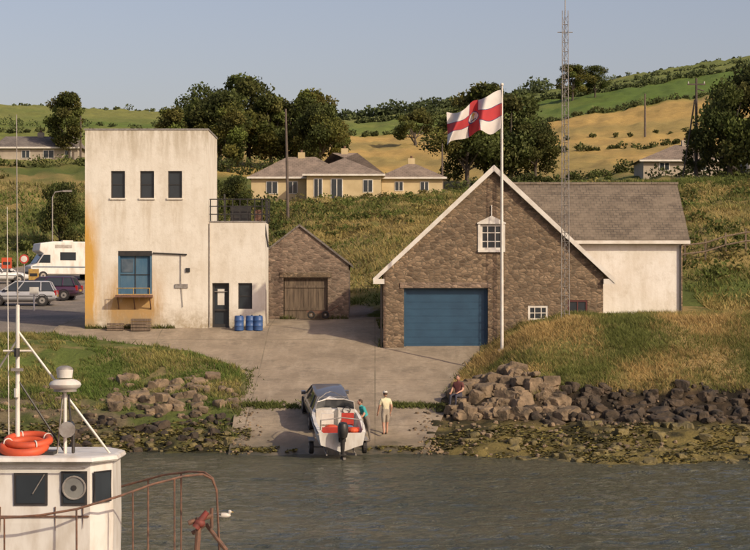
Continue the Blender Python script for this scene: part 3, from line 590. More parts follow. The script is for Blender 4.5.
house('cream_bungalow',[(-12.5,-2.6,202,209,15.0,18.3,20.6,[(-11,-9.8,16.6,17.9),(-8.8,-7.8,16.6,17.9)],None,None),(-6.8,.6,199,209,14.8,18.4,20.9,[(-6.1,-5.2,16.0,18.0),(-4.4,-3.2,15.8,18.0),(-1.2,-.2,16.6,17.9)],None,None),(.65,6.9,204,210,16.0,18.4,20.1,[(2,2.9,17,18),(4.6,5.5,17,18)],None,None)],MROOF,MCREAM)
MGREYW=pm('grey_render',(.42,.36,.28),(.33,.28,.22),1,.9)
house('grey_cottage',[(-44,-34.5,232,238,21.6,23.6,25.1,[(-41,-40,22.3,23.3),(-38.5,-37.2,22.3,23.3),(-36,-35.2,22.3,23.3)],1,1)],MSLATE,MGREYW)
house('hillside_bungalow',[(25.5,34.5,190,197,17.8,19.2,20.9,[(27,28,18.2,19),(30,31.5,18.2,19)],None,None)],MROOF,MGREYW)
house('white_cottage',[(35.2,40,188,193,18.4,21.2,22.4,[(36,37,19.5,20.6)],.2,.2)],MSLATE,MW2)
# ------------------------------------------------------------ poles
def pole(name,x,d,h,r=.13,arms=True,lean=0):
    z=Hs(x,d); mb=MB(); mb.tube([(x,d,z-.5),(x+lean*.5,d,z+h*.5),(x+lean,d,z+h)],[r*1.2,r,r*.75],MPOLE)
    if arms:
        mb.box(x+lean-.8,x+lean+.8,d-.06,d+.06,z+h-.6,z+h-.48,MPOLE)
        for k in (-.7,0,.7): mb.tube([(x+lean+k,d,z+h-.48),(x+lean+k,d,z+h-.3)],.05,MGRP,6)
    return mb.obj(name)
pole('utility_pole',-6.5,150,8.6,.10,False,-.2); pole('utility_pole',-34,231,5.2,.12,False); pole('utility_pole',6.9,205,5.2,.1,False)
pole('utility_pole',40.5,300,6.5,.15,False); pole('utility_pole',28.6,178,9.0,.13,True)
z=Hs(27.6,177); mb=MB(); mb.tube([(27.2,177,z),(28.4,177.6,z+7.2)],.07,MPOLE); mb.tube([(29.3,178,z+8),(28.6,178,z+8.2)],.05,MPOLE); mb.obj('pole_stay')
# ------------------------------------------------------------ flagpole, flag, mast
e=empty('flagpole_with_flag'); mb=MB(); zb=Hs(5.78,91); mb.tube([(5.78,91,zb-.3),(5.78,91,15.7)],[.075,.045],MTRIM,10); mb.ell((5.78,91,15.76),.08,.08,.08,MTRIM); mb.tube([(5.70,90.97,zb+1.2),(5.72,90.97,15.5)],.008,MMET,4); mb.box(5.6,5.96,90.82,91.18,zb-.3,zb+.15,MC); mb.obj('pole',e,True)
fw=pm('flag_white',(.66,.62,.58),(.58,.54,.50),2,.85); fr=pm('flag_red',(.46,.04,.045),(.38,.035,.04),2,.85); fb=pm('flag_blue',(.03,.04,.16)); fy=pm('flag_gold',(.6,.4,.08))
mb=MB(); nu,nv=96,60; pts=[]
for j in range(nv+1):
    for i in range(nu+1):
        a=i/nu;v=j/nv; x=5.71-2.42*a+.06*math.sin(v*3+a*7)-.16*(1-v)*math.sin(a*9)*a; top=15.45-1.1*a**1.15-.2*math.sin(a*11)*a; hgt=1.70-.40*a+.12*math.sin(a*8)
        y=90.95+.30*math.sin(a*12+v*2.6)*min(1,a*3)+.16*math.sin(a*25+v*4)*a; z=top-hgt*(1-v)+.07*math.sin(a*11+1)*v-.16*(1-v)*math.sin(a*14)*a; pts.append((x,y,z))
for i in range(nu):
    for j in range(nv):
        a=(i+.5)/nu;v=(j+.5)/nv; mt=fw
        hx=abs(a-.5)*1.6; hy=abs(v-.5)
        if min(hx,hy)<.165: mt=fb
        if min(hx,hy)<.145: mt=fr
        if hx**2+hy**2<.17**2: mt=fw if hx**2+hy**2<.145**2 else fb
        if hx<.02 and hy<.11 or (hx**2+(v-.58)**2<.05**2): mt=fy
        if hx<.09 and abs(v-.41)<.018: mt=fb
        o=mb.mi(mt); mb.f.append([j*(nu+1)+i,j*(nu+1)+i+1,(j+1)*(nu+1)+i+1,(j+1)*(nu+1)+i]); mb.m.append(o)
mb.v=pts; mb.obj('flag',e,True)
mb=MB(); x0,y0=8.84,93; z0=Hs(x0,y0)-.2; zt=19.4; legs=[(x0-.19,y0-.11),(x0+.19,y0-.11),(x0,y0+.2)]
for x,y in legs: mb.tube([(x,y,z0),(x*.7+x0*.3,y*.7+y0*.3,zt)],.02,MMET,6)
kk=int((zt-z0)/.42)
for k in range(kk):
    for a in range(3):
        def P(l,z): t=(z-z0)/(zt-z0)*.3; return (legs[l][0]*(1-t)+x0*t,legs[l][1]*(1-t)+y0*t,z)
        za=z0+k*.42; mb.tube([P(a,za),P((a+1)%3,za+.42)],.010,MMET,4); mb.tube([P(a,za),P((a+1)%3,za)],.010,MMET,4)
mb.tube([(x0,y0,zt-.2),(x0,y0,zt+2.2)],.025,MMET); mb.tube([(x0-.35,y0,zt-1),(x0+.35,y0,zt-1)],.02,MMET); mb.obj('lattice_radio_mast')
mb=MB(); px=None
for i in range(14):
    x=16.5+i*1.25; d=114+i*.5; z=Hs(x,d); mb.box(x-.05,x+.05,d-.05,d+.05,z-.2,z+1.15,MWOOD)
    if px:
        for h in (.45,.95): mb.tube([(px[0],px[1]-.07,px[2]+h),(x,d-.07,z+h)],.045,MWOOD,5)
    px=(x,d,z)
mb.obj('post_and_rail_fence')
# ------------------------------------------------------------ vehicles
def rr_ring(x,hw,zb,zt,n=20,p=3.2):
    zc=(zb+zt)/2;hh=(zt-zb)/2; out=[]
    for k in range(n):
        t=2*math.pi*(k+.5)/n; c,s=math.cos(t),math.sin(t)
        out.append((x,hw*math.copysign(abs(c)**(2/p),c),zc+hh*math.copysign(abs(s)**(2/p),s)))
    return out
def wheel(mb,x,y,z,r=.31,w=.2):
    mb.loft([[(x+rr*math.cos(t),y+yy,z+rr*math.sin(t)) for t in [k*math.pi/10 for k in range(20)]] for rr,yy in [(r*.6,-w/2),(r*.93,-w/2),(r,-w/2+.03),(r,w/2-.03),(r*.93,w/2),(r*.6,w/2)]],MRUB)
    s=1 if y>0 else -1
    mb.tube([(x,y+s*(w/2-.04),z),(x,y+s*(w/2+.012),z)],r*.58,MMET,12); mb.tube([(x,y+s*(w/2+.012),z),(x,y+s*(w/2+.02),z)],r*.2,MBLK,8)
def car(name,loc,yaw,paint,pitch=0):
    e=empty(name); b=MB(); g=MB(); d=MB(); w=MB()
    b.loft([rr_ring(*s) for s in [(-2.12,.70,.42,.80),(-2.04,.82,.30,.93),(-1.7,.86,.24,.97),(-.8,.87,.22,.97),(.4,.87,.22,.95),(1.1,.86,.23,.92),(1.75,.82,.26,.80),(2.05,.72,.30,.70),(2.14,.58,.36,.60)]],paint)
    B=[(-1.98,.78),(-1.2,.81),(.2,.80),(1.12,.74)]; T=[(-1.72,.60),(-1.2,.63),(-.2,.63),(.35,.58)]
    zb,zt=.90,1.42
    def ring(L,z): return [(x,y,z) for x,y in L]+[(x,-y,z) for x,y in reversed(L)]
    g.loft([ring(B,zb),ring(T,zt)],m_car_glass); b.loft([ring([(x*1.0,y+.02) for x,y in T],zt-.005),ring([(x*.99,y) for x,y in T],zt+.035),ring([(x*.9,y-.1) for x,y in T],zt+.06)],paint)
    for s in (-1,1):
        for i in range(4): b.tube([(B[i][0],s*(B[i][1]+.005),zb),(T[i][0],s*(T[i][1]+.01),zt)],[.04,.032],paint,6)
        d.box(-2.13,-2.0,s*.70-.09,s*.70+.09,.62,.92,m_tail); d.box(1.93,2.1,s*.58-.13,s*.58+.13,.56,.68,MTRIM)
        b.box(.72,.9,s*.9-.09,s*.9+.09,.93,1.06,paint)
        for x in (-1.3,1.35): wheel(w,x,s*.78,.31); d.torus((x,s*.865,.33),.35,.02,MBLK,Matrix.Rotation(rad(90),3,'X'),18,6)
        d.box(-1.9,1.1,s*.872-.004,s*.872+.004,.56,.60,MBLK); d.box(.05,.2,s*.885-.01,s*.885+.01,.78,.81,MBLK)
    d.box(-2.17,-2.1,-.28,.28,.55,.67,MYEL); d.box(-2.18,-2.08,-.72,.72,.36,.46,MBLK); d.box(2.1,2.17,-.4,.4,.36,.5,MBLK); d.tube([(-1.95,-.5,.95),(-2.0,.1,1.0)],.012,MBLK,5)
    for m,n,sm in ((b,'bodywork',True),(g,'glass',False),(d,'trim_and_lights',False),(w,'wheels',True)): m.obj(n,e,sm)
    e.matrix_world=Matrix.Translation(loc)@Matrix.Rotation(yaw,4,'Z')@Matrix.Rotation(pitch,4,'Y'); return e
m_car_glass=m_glass('car_glass',(.03,.035,.04)); m_tail=pm('tail_light_red',(.4,.02,.02),None,2,.3)
def paint(n,c):
    m=pm(n,c,tuple(x*.9 for x in c),2,.3); m.node_tree.nodes['Principled BSDF'].inputs['Coat Weight'].default_value=.5; return m
slopea=math.atan2(1.65,8)
car('estate_car',(-2.0,82.6,float(slipz(82.6))+.02),rad(98),paint('dark_grey_paint',(.10,.10,.105)),-slopea)
car('parked_car',(-21.2,120,Hs(-21.2,120)),rad(184),paint('silver_paint',(.42,.42,.43)))
car('parked_car',(-20.6,125.5,Hs(-20.6,125.5)),rad(175),paint('plum_paint',(.07,.03,.06)))
car('parked_car',(-27.5,146,Hs(-27.5,146)),rad(20),paint('white_car_paint',(.6,.6,.58)))
e=empty('camper_van'); b=MB(); prof=[(-2.9,.45),(2.95,.45),(2.95,2.75),(2.8,2.9),(-1.2,2.9),(-2.2,2.75),(-2.3,2.2),(-1.95,1.98),(-2.45,1.25),(-2.95,1.05)]
b.prism(prof,-1.05,1.05,MGRP); b.obj('body',e,bevel=.06); d=MB()
for s in (-1,1):
    d.prism([(-2.35,1.3),(-1.45,1.3),(-1.45,1.9),(-1.95,1.9)],s*1.06-.01,s*1.06+.01,MGL); d.box(-.7,.5,s*1.06-.01,s*1.06+.01,1.5,2.1,MGL); d.box(1.5,2.5,s*1.06-.01,s*1.06+.01,1.5,2.1,MGL)
    d.box(-2.8,2.9,s*1.06-.008,s*1.06+.008,.95,1.03,MBLUE); d.box(-1.1,.2,s*1.06-.008,s*1.06+.008,2.4,2.65,MMET)
    for x in (-2.0,1.7): wheel(d,x,s*.98,.34,.34,.22)
d.poly([(-2.465,-.85,1.3),(-2.465,.85,1.3),(-2.02,.75,1.93),(-2.02,-.75,1.93)],MGL); d.box(-3.0,-2.9,-.9,.9,.45,.65,MBLK); d.box(2.95,2.97,-.6,.6,1.6,2.2,MGL); d.box(-.3,.5,-.3,.3,2.9,3.0,MTRIM); d.obj('windows_wheels_trim',e)
e.location=(-23.2,150,Hs(-23.2,150)); e.rotation_euler=(0,0,rad(24))
def sign(x,d,h,kind):
    z=Hs(x,d); mb=MB(); mb.tube([(x,d,z-.2),(x,d,z+h)],.04,MMET)
    if kind==0: mb.tube([(x,d-.07,z+h-.3),(x,d-.05,z+h-.3)],.32,MRED,18); mb.tube([(x,d-.09,z+h-.3),(x,d-.071,z+h-.3)],.22,MTRIM,18)
    else: mb.box(x-.35,x+.35,d-.08,d-.05,z+h-.75,z+h,MORG if kind==1 else MYEL); mb.box(x-.25,x+.25,d-.095,d-.081,z+h-.5,z+h-.3,MBLK)
    mb.obj('road_sign')
sign(-24.2,138,2.4,0); sign(-25.4,138,2.2,1); sign(-23.2,136,1.5,2)
z=Hs(-19.4,115); mb=MB(); mb.tube([(-19.6,115,z),(-19.6,115,z+1.3)],.05,MTRIM); mb.box(-19.85,-19.35,114.9,115.1,z+.9,z+1.35,MTRIM); mb.obj('mooring_notice_board')
z=Hs(-25,155); mb=MB(); mb.tube([(-25,155,z),(-25,155,z+6),(-24.8,155,z+6.4),(-24,155,z+6.5)],.045,MMET); mb.box(-24.2,-23.5,154.9,155.1,z+6.42,z+6.55,MMET); mb.obj('street_lamp')
# ------------------------------------------------------------ motor boat on trailer
e=empty('motorboat_on_trailer')
def hullring(x,hw,zk,zc,zg,zf,inn=.12):
    i=max(hw-inn,.01)
    return [(x,0,zk),(x,hw*.62,zc*.75+zk*.25),(x,hw*.9,zc),(x,hw,zg),(x,i,zg+.02),(x,i*.92,zf),(x,-i*.92,zf),(x,-i,zg+.02),(x,-hw,zg),(x,-hw*.9,zc),(x,-hw*.62,zc*.75+zk*.25)]
h=MB(); h.loft([hullring(0,.88,.0,.28,.78,.74),hullring(.08,.88,0,.28,.78,.74),hullring(.12,.9,0,.28,.8,.3),hullring(1.2,.95,0,.3,.85,.3),hullring(2.3,.93,.02,.33,.92,.32),hullring(2.9,.85,.06,.4,.96,.36),hullring(2.95,.84,.06,.4,.96,.95),hullring(3.6,.62,.18,.5,1.02,1.02),hullring(4.2,.34,.4,.68,1.08,1.08),hullring(4.6,.05,.8,.9,1.12,1.12)],MGRP)
h.obj('hull',e,True)
d=MB()
for k in range(2):
    s=1-2*k; d.tube([(0,s*.9,.70),(1.2,s*.965,.75),(2.3,s*.945,.82),(3.6,s*.63,.93),(4.6,s*.04,1.04)],.03,MMET,6)
d.box(.5,1.0,-.7,.7,.34,.62,MRED); d.box(.42,.55,-.7,.7,.55,.85,MRED); d.box(1.7,2.05,-.62,-.15,.36,.75,MRED); d.box(1.62,1.72,-.62,-.15,.7,1.12,MRED); d.box(1.7,2.05,.15,.62,.36,.75,MTRIM); d.box(1.62,1.72,.15,.62,.7,1.12,MTRIM)
d.box(2.5,2.95,-.75,-.12,.36,1.05,MGRP); d.box(2.5,2.95,.12,.75,.36,1.05,MGRP); d.torus((2.45,-.42,1.05),.15,.018,MBLK,Matrix.Rotation(rad(70),3,'Y'),14,6)
d.ell((1.0,.3,.70),.22,.28,.14,MORG); d.ell((.3,-.45,.78),.18,.2,.12,MORG); d.ell((1.0,-.35,.7),.2,.22,.12,MBLUE2); d.obj('seats_and_console',e)
d=MB(); WS=m_glass('windscreen_glass',(.06,.065,.07))
d.add([(2.75,-.78,.98),(3.05,-.4,1.0),(3.05,.4,1.0),(2.75,.78,.98),(2.5,-.7,1.38),(2.78,-.35,1.42),(2.78,.35,1.42),(2.5,.7,1.38)],[(0,1,5,4),(1,2,6,5),(2,3,7,6)],WS)
d.tube([(2.75,-.78,.98),(2.5,-.7,1.38),(2.78,-.35,1.42),(2.78,.35,1.42),(2.5,.7,1.38),(2.75,.78,.98)],.02,MTRIM,6); d.obj('windscreen',e)
d=MB(); d.tube([(.2,-.8,.8),(.2,-.8,1.2),(.25,0,1.28),(.2,.8,1.2),(.2,.8,.8)],.022,MMET,6); d.tube([(3.2,.7,1),(3.6,.55,1.25),(4.3,.2,1.32),(4.5,0,1.34),(4.3,-.2,1.32),(3.6,-.55,1.25),(3.2,-.7,1)],.018,MMET,6); d.obj('rails',e)
o=MB(); o.loft([[(-.28+px*sx,py*sy,zz) for px,py in [(math.cos(t),math.sin(t)) for t in [k*math.pi/8 for k in range(16)]]] for sx,sy,zz in [(.14,.10,.62),(.24,.17,.68),(.28,.2,.85),(.27,.2,1.08),(.2,.15,1.2),(.05,.05,1.24)]],MBLK)
o.tube([(-.28,0,.66),(-.3,0,.2),(-.3,0,-.15)],[.1,.08,.05],MBLK,10); o.box(-.5,-.1,-.12,.12,.0,.025,MBLK); o.box(-.2,.04,-.13,.13,.45,.8,MBLK); o.tube([(-.55,0,-.18),(-.1,0,-.18)],[.05,.07],MBLK,8)
for k in range(3): a=k*2.094; o.box(-.58,-.55,-.02+.1*math.cos(a)-.03,.02+.1*math.cos(a)+.03,-.18+.1*math.sin(a)-.04,-.18+.1*math.sin(a)+.04,MMET)
o.obj('outboard_motor',e,True)
t=MB()
for s in (-1,1): t.tube([(.1,s*.55,-.12),(3.2,s*.5,-.1),(4.6,0,-.02)],.035,MMET,6); t.tube([(.4,s*.5,-.1),(.4,s*.5,.1)],.03,MMET,6); wheel(t,1.4,s*1.02,-.12,.27,.16); t.box(1.1,1.7,s*1.02-.12,s*1.02+.12,.17,.2,MMET)
t.tube([(4.4,0,-.02),(5.9,0,-.05)],.04,MMET,6); t.tube([(1.4,-1,-.12),(1.4,1,-.12)],.035,MMET,6); t.obj('trailer',e)
zst=float(slipz(75.2)); e.matrix_world=Matrix.Translation((-1.25,75.0,zst+.5))@Matrix.Rotation(rad(97),4,'Z')@Matrix.Rotation(-slopea*.85,4,'Y')
# ------------------------------------------------------------ people
def person(name,loc,yaw,J,shirt,trouser,legs='skin',arms='skin',hat=None,hair=(.08,.05,.03)):
    e=empty(name)
    names=list(J.keys()); id={n:i for i,n in enumerate(names)}
    bones=[('pelvis','belly','trouser'),('belly','chest','shirt'),('chest','neckb','shirt'),('neckb','head0','skin')]
    for s in 'LR': bones+=[('chest','sh'+s,'shirt'),('sh'+s,'slv'+s,'shirt'),('slv'+s,'el'+s,'arm'),('el'+s,'wr'+s,'arm'),('wr'+s,'pa'+s,'skin'),('pelvis','hip'+s,'trouser'),('hip'+s,'hem'+s,'trouser'),('hem'+s,'kn'+s,'leg'),('kn'+s,'an'+s,'leg'),('an'+s,'to'+s,'shoe')]
    rad_={'pelvis':.145,'belly':.135,'chest':.155,'neckb':.07,'head0':.055,'sh':.078,'slv':.062,'el':.045,'wr':.03,'pa':.036,'hip':.105,'hem':.085,'kn':.058,'an':.04,'to':.038}
    me=bpy.data.meshes.new(name+'_sk'); me.from_pydata([J[n] for n in names],[(id[a],id[b]) for a,b,_ in bones],[])
    ob=bpy.data.objects.new('sk',me); COL.objects.link(ob); sk=ob.modifiers.new('s','SKIN'); ss=ob.modifiers.new('u','SUBSURF'); ss.levels=2; ss.render_levels=2
    for n in names:
        k=n if n in rad_ else n[:-1]; me.skin_vertices[0].data[id[n]].radius=(rad_[k],rad_[k]*.85 if k in('chest','belly','pelvis') else rad_[k]); me.skin_vertices[0].data[id[n]].use_root=(n=='pelvis')
    bpy.context.view_layer.update(); m2=evalmesh(ob); bpy.data.objects.remove(ob)
    shm=pm(name+'_shirt',shirt,tuple(c*.75 for c in shirt),5,.85,.2); trm=pm(name+'_trousers',trouser,tuple(c*.75 for c in trouser),5,.85,.2)
    mp={'shirt':(0,shm),'trouser':(1,trm),'skin':(2,MSKIN),'shoe':(3,MSHOE)}
    m2.materials.clear()
    for k in ('shirt','trouser','skin','shoe'): m2.materials.append(mp[k][1])
    def seg(p,a,b):
        ab=b-a; t=max(0,min(1,(p-a).dot(ab)/max(ab.length_squared,1e-9))); return (p-a-ab*t).length
    V={n:Vector(J[n]) for n in names}
    rl={'arm':arms,'leg':legs}
    for p in m2.polygons:
        best=min(bones,key=lambda q:seg(p.center,V[q[0]],V[q[1]])/ (rad_.get(q[0],rad_.get(q[0][:-1],.06))+rad_.get(q[1],rad_.get(q[1][:-1],.06)))); k=rl.get(best[2],best[2]); p.material_index=mp[k][0]; p.use_smooth=True
    bo=bpy.data.objects.new('body',m2); COL.objects.link(bo); bo.parent=e
    h=MB(); c=Vector(J['head0'])+Vector((0,.015,.10)); hm=pm(name+'_hair',hair,None,8,.8)
    h.ell(c,.078,.098,.118,MSKIN,16,12); h.loft([[(c.x+dx,c.y+.09+dy,c.z+dz) for dx,dy,dz in r] for r in [[(-.016,0,-.03),(.016,0,-.03),(.006,0,.03),(-.006,0,.03)],[(-.01,.03,-.025),(.01,.03,-.025),(.003,.01,.02),(-.003,.01,.02)]]],MSKIN)
    for s in (-1,1): h.ell(c+Vector((s*.032,.088,.012)),.012,.008,.008,MBLK,8,6); h.ell(c+Vector((s*.08,0,0)),.012,.02,.032,MSKIN,8,6)
    h.box(c.x-.025,c.x+.025,c.y+.086,c.y+.094,c.z-.06,c.z-.05,MRED)
    h.ell(c+Vector((0,-.018,.03)),.088,.098,.105,hm,16,12)
    if hat: h.ell(c+Vector((0,0,.06)),.095,.115,.075,hat,16,8); h.ell(c+Vector((0,.12,.055)),.07,.08,.012,hat,12,6)
    h.obj('head',e,True)
    f=MB()
    for s in 'LR':
        wr,pa=Vector(J['wr'+s]),Vector(J['pa'+s]); d=(pa-wr).normalized(); side=Vector((0,1,0)) if abs(d.y)<.8 else Vector((1,0,0)); side=(side-d*side.dot(d)).normalized(); nn=d.cross(side)
        if (s=='L'): nn=-nn
        for k,l in enumerate((.065,.075,.07,.055)):
            b0=pa+side*(.03-.02*k)+d*.01; f.tube([b0,b0+d*l*.55,b0+d*l*.85+nn*.012,b0+d*l+nn*.03],[.010,.009,.008,.006],MSKIN,6)
        b0=pa+side*.03-d*.02; f.tube([b0,b0+side*.03+d*.02,b0+side*.035+d*.05],[.012,.01,.007],MSKIN,6)
    f.obj('fingers',e,True)
    e.matrix_world=Matrix.Translation(loc)@Matrix.Rotation(yaw,4,'Z'); return e
def stand(stride=.12,armf=.12,bend=0):
    J={'pelvis':(0,0,.93),'belly':(0,.0,1.1),'chest':(0,0,1.32),'neckb':(0,.0,1.47),'head0':(0,.01,1.55)}
    for s,k in (('L',-1),('R',1)):
        st=stride*k
        J.update({'sh'+s:(k*.18,0,1.41),'slv'+s:(k*.225,-st*.2,1.26),'el'+s:(k*.25,-st*.5,1.12),'wr'+s:(k*.25,-st*.5+armf,.90),'pa'+s:(k*.25,-st*.5+armf+.02,.83),
          'hip'+s:(k*.095,0,.87),'hem'+s:(k*.105,st*.4,.58),'kn'+s:(k*.11,st*.5+.02,.48),'an'+s:(k*.12,st,.09),'to'+s:(k*.14,st+.15,.045)})
    if bend:
        c,sn=math.cos(bend),math.sin(bend)
        for n in list(J):
            if n[:2] in('be','ch','ne','he','sh') and n[:3]!='hem' or n[:3]=='slv':
                x,y,z=J[n]; z-=.93; J[n]=(x,y*c+z*sn,.93+z*c-y*sn)
        for s,k in (('L',-1),('R',1)):
            sx,sy,sz=J['slv'+s]; J['el'+s]=(k*.24,sy+.10,sz-.18); J['wr'+s]=(k*.2,sy+.30,sz-.26); J['pa'+s]=(k*.19,sy+.37,sz-.28)
    return J
person('walking_man',(.42,80.4,float(slipz(80.4))),rad(25),stand(),(.66,.60,.40),(.36,.31,.24),hat=MTRIM)
person('bending_person',(-.32,79.2,float(slipz(79.2))),rad(110),stand(.1,.1,.45),(.05,.36,.36),(.20,.17,.14),legs='trouser')
J=stand(0,.1)
for n in J:
    x,y,z=J[n]; J[n]=(x,y,z-.45)
for s,k in (('L',-1),('R',1)): J['hip'+s]=(k*.1,.04,.44); J['hem'+s]=(k*.12,.32,.47); J['kn'+s]=(k*.13,.46,.46); J['an'+s]=(k*.13,.5,.09); J['to'+s]=(k*.14,.66,.04); J['el'+s]=(k*.25,.1,.68); J['wr'+s]=(k*.17,.33,.60); J['pa'+s]=(k*.15,.40,.57)
person('seated_person',(3.5,84.0,Hs(3.5,84.0)+.12),rad(150),J,(.14,.045,.04),(.05,.05,.07),legs='trouser')
boulders('seat_boulder',[(3.58,84.2,Hs(3.5,84.0)+.22,.34)],MROCK)
# ------------------------------------------------------------ fishing boat
e=empty('fishing_boat'); h=MB(); yc=35.0
def fr(x,hw,zk,zg,zd):
    i=max(hw-.08,.01); return [(x,yc,zk),(x,yc-hw*.6,zk+.35),(x,yc-hw*.95,.35+zk*.3),(x,yc-hw,zg),(x,yc-i,zg),(x,yc-i,zd),(x,yc+i,zd),(x,yc+i,zg),(x,yc+hw,zg),(x,yc+hw*.95,.35+zk*.3),(x,yc+hw*.6,zk+.35)]
h.loft([fr(-13,1.35,-.3,1.2,.9),fr(-10,1.6,-.6,1.2,.9),fr(-7,1.65,-.7,1.25,.95),fr(-5,1.5,-.6,1.35,1.05),fr(-4,1.15,-.4,1.42,1.12),fr(-3.2,.6,0,1.5,1.2),fr(-2.65,.08,.9,1.56,1.3)],MGRP)
h.obj('hull',e,True); d=MB()
def cab(z,o=0,y=0): return [(-9.2-o,33.9-o+y,z),(-4.83+o*.4,33.9-o+y,z),(-4.5+o*.6-y*.6,34.4+y*.3,z),(-4.5+o*.6-y*.6,35.5,z),(-4.83+o*.5,36.1+o-y,z),(-9.2-o,36.1+o-y,z)]
d.loft([cab(.85,-.05,-.0),cab(2.2,0,.0),cab(3.22,0,.03)],MGRP); d.loft([cab(3.222,.1),cab(3.25,.14),cab(3.31,.1),cab(3.33,.0)],MGRP); d.obj('wheelhouse',e)
w=MB()
def win(xa,xb,za,zb_,y=33.9):
    w.box(xa,xb,y-.012,y+.05,za,zb_,MRUB); w.box(xa+.04,xb-.04,y-.02,y-.013,za+.04,zb_-.04,MGL)
win(-6.12,-5.55,2.5,3.05); win(-5.32,-4.88,2.5,3.08); win(-7.4,-6.8,2.5,3.05)
w.torus((-5.10,33.872,2.8),.19,.018,MMET,Matrix.Rotation(rad(90),3,'X'),20,6); w.tube([(-5.10,33.872,2.8),(-5.10,33.876,2.8)],.175,pm('clear_view_disc',(.22,.22,.20),(.15,.15,.14),3,.4),20); w.tube([(-5.10,33.87,2.8),(-5.10,33.86,2.8)],.05,MBLK); w.tube([(-5.6,33.86,3.03),(-5.8,33.86,2.7)],.01,MMET,4)
a=Vector((-4.79,33.96,0)); c=Vector((-4.56,34.31,0)); off=Vector((.03,-.022,0))
w.add([tuple(a+off+Vector((0,0,2.55))),tuple(c+off+Vector((0,0,2.55))),tuple(c+off+Vector((0,0,3.06))),tuple(a+off+Vector((0,0,3.06)))],[(0,1,2,3)],MGL)
w.tube([a+off+Vector((0,0,2.55)),c+off+Vector((0,0,2.55)),c+off+Vector((0,0,3.06)),a+off+Vector((0,0,3.06)),a+off+Vector((0,0,2.55))],.02,MRUB,6)
w.box(-9.2,-4.85,33.875,33.9,2.3,2.33,MRUST); w.tube([(-4.9,33.8,3.14),(-9,33.8,3.14)],.013,MMET,5)
for x in (-4.95,-5.42,-6.35,-7.2): w.tube([(x,33.89,2.48),(x,33.885,2.1+.12*math.sin(x*7))],[.012,.003],MRUST,5)
w.obj('windows',e)
s=MB(); s.tube([(-6.2,34.7,3.3),(-6.2,34.7,5.9)],[.04,.032],MTRIM); s.tube([(-6.2,34.7,5.9),(-6.22,34.7,9.2)],[.014,.007],MMET,5); s.tube([(-6.35,34.7,3.3),(-6.38,34.7,7.6)],[.010,.005],MTRIM,5)
s.tube([(-6.2,34.7,5.45),(-4.6,34.7,3.32)],.022,MTRIM,6); s.tube([(-6.2,34.7,4.6),(-5.4,34.8,3.34)],.018,MBLK,6); s.tube([(-6.2,34.7,5.3),(-7.5,34.7,3.3)],.018,MMET,6); s.tube([(-6.45,34.7,5.1),(-5.95,34.7,5.1)],.02,MTRIM,6)
s.tube([(-6.2,34.62,5.0),(-6.2,34.62,5.15)],.05,MBLK); s.tube([(-6.2,34.62,4.3),(-6.2,34.62,4.45)],.05,MTRIM); s.box(-6.3,-6.1,34.6,34.7,4.75,4.8,MMET)
s.tube([(-5.36,34.6,3.3),(-5.36,34.6,4.4)],.03,MTRIM); s.tube([(-5.22,34.6,3.3),(-5.3,34.6,4.35)],.018,MBLK); s.tube([(-5.5,34.6,3.3),(-5.4,34.6,4.35)],.014,MMET,5)
s.ell((-5.36,34.6,4.52),.28,.28,.11,MGRP,20,8); s.tube([(-5.36,34.6,4.4),(-5.36,34.6,4.47)],.2,MMET,16); s.tube([(-5.36,34.55,4.64),(-5.36,34.55,4.78)],[.13,.15],MGRP,16); s.ell((-5.36,34.55,4.78),.15,.15,.07,MMET,16,8)
s.tube([(-5.3,34.45,3.75),(-5.3,34.75,3.8)],[.13,.09],MBLK,12); s.tube([(-5.22,34.6,3.34),(-5.22,34.6,3.75)],.03,MBLK); s.tube([(-5.3,34.4,3.75),(-5.3,34.45,3.75)],.14,MMET,12); s.obj('mast_radar_and_lights',e,True)
r=MB(); r.torus((-6.03,34.35,3.46),.36,.075,MORG,Matrix.Rotation(rad(14),3,'X'),28,10); r.torus((-5.98,34.5,3.56),.36,.07,MORG,Matrix.Rotation(rad(12),3,'X'),28,10)
for a in range(4):
    t=a*math.pi/2+.5; r.torus((-5.98+.36*math.cos(t),34.5+.36*math.sin(t),3.56+.07*math.sin(t)),.078,.012,MTRIM,Matrix.Rotation(t,3,'Z')@Matrix.Rotation(rad(90),3,'X'),12,5)
r.box(-6.5,-5.5,34.2,34.7,3.33,3.39,MBLK); r.obj('lifebuoys',e,True)
q=MB(); rail=[(-8.5,33.45,2.26),(-6.8,33.45,2.3),(-5.6,33.47,2.38),(-5.0,33.5,2.48),(-4.3,33.7,2.68),(-3.8,34.1,2.84),(-3.3,34.55,2.94),(-3.0,34.8,2.95),(-2.85,34.92,2.86),(-2.77,35.0,2.65),(-2.72,35.0,1.5)]
q.tube(rail,.02,MRUST,8); rail2=[(x,2*yc-y,z) for x,y,z in rail]; q.tube(rail2[3:],.02,MRUST,8)
for x,y,z,zb_ in [(-7.6,33.45,2.28,1.2),(-6.2,33.45,2.34,1.25),(-5.0,33.5,2.48,1.3),(-4.1,33.85,2.74,1.4),(-3.45,34.4,2.9,1.45)]:
    q.tube([(x,y,z),(x,y+.02,zb_)],.016,MRUST,6)
    if x>-5.1: q.tube([(x,2*yc-y,z),(x,2*yc-y-.02,zb_)],.016,MRUST,6)
q.obj('bow_rail',e,True)
MRR=pm('red_oxide_paint',(.22,.04,.03),(.12,.04,.03),9,.7)
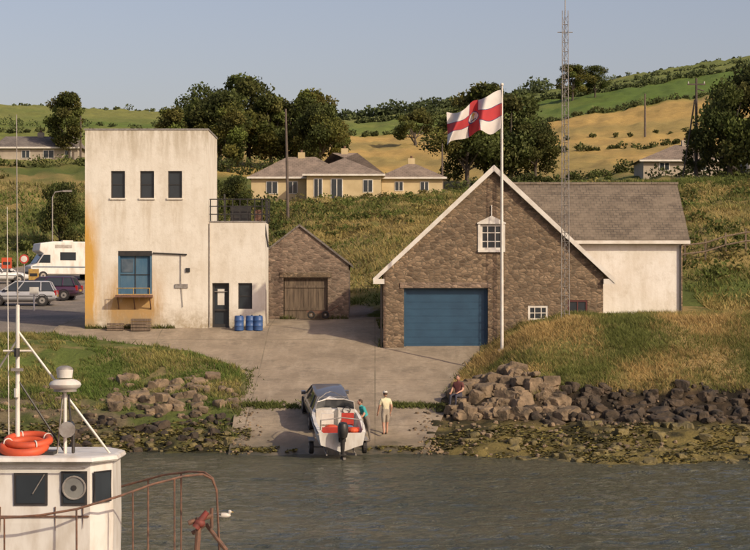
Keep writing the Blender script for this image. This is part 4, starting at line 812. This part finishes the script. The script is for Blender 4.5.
q=MB(); q.tube([(-3.12,34.8,1.3),(-3.06,34.8,2.2)],.05,MRUST); q.tube([(-3.25,34.8,2.1),(-2.85,34.9,2.22)],.045,MRUST); q.tube([(-3.12,34.75,2.02),(-2.92,34.8,2.3)],[.07,.05],MRR,10); q.ell((-3.05,34.78,2.1),.10,.09,.08,MRR); q.tube([(-2.6,35,1.6),(-2.95,35,2.05),(-3.2,35,1.9)],.04,MRUST); q.tube([(-2.85,34.9,2.0),(-2.85,34.9,2.35)],.03,MRUST); q.obj('anchor_windlass',e,True)
mb=MB(); mb.ell((-4.15,54.8,.07),.2,.09,.08,MGRP,12,8); mb.ell((-3.98,54.8,.17),.055,.045,.05,MGRP); mb.tube([(-3.94,54.8,.17),(-3.87,54.8,.155)],[.015,.004],MYEL,6); mb.tube([(-4.02,54.8,.08),(-3.98,54.8,.16)],.04,MGRP); mb.tube([(-4.2,54.74,.11),(-4.42,54.78,.11)],[.05,.01],MMET,6); mb.obj('seagull',None,True)
# ------------------------------------------------------------ light, sky, camera
el,az=rad(31),rad(133)
sv=Vector((math.sin(az)*math.cos(el),math.cos(az)*math.cos(el),math.sin(el)))
sl=bpy.data.lights.new('sun','SUN'); sl.energy=3.5; sl.angle=rad(.7); sl.color=(1,.86,.64); so=bpy.data.objects.new('sun',sl); COL.objects.link(so); so.rotation_euler=sv.to_track_quat('Z','Y').to_euler()
w=bpy.data.worlds.new('World'); scene.world=w; w.use_nodes=True; nt=w.node_tree; bg=nt.nodes['Background']
sk=nt.nodes.new('ShaderNodeTexSky'); sk.sky_type='NISHITA'; sk.sun_disc=False; sk.sun_elevation=el; sk.sun_rotation=az; sk.dust_density=2.6; sk.air_density=1.0; sk.ozone_density=1.0
tint=mixc(nt,1.0,sk.outputs[0],(1.36,1.13,1.13),'MULTIPLY'); nt.links.new(tint,bg.inputs[0]); bg.inputs[1].default_value=.105
cd=bpy.data.cameras.new('camera'); cd.lens=96; cd.sensor_width=36; cd.sensor_fit='HORIZONTAL'; cd.shift_y=24/750; cd.clip_end=10000; cd.clip_start=.5
co=bpy.data.objects.new('camera',cd); COL.objects.link(co); co.location=(0,0,6); co.rotation_euler=(rad(90),0,0); scene.camera=co
scene.view_settings.view_transform='Standard'; scene.view_settings.look='None'; scene.view_settings.exposure=0
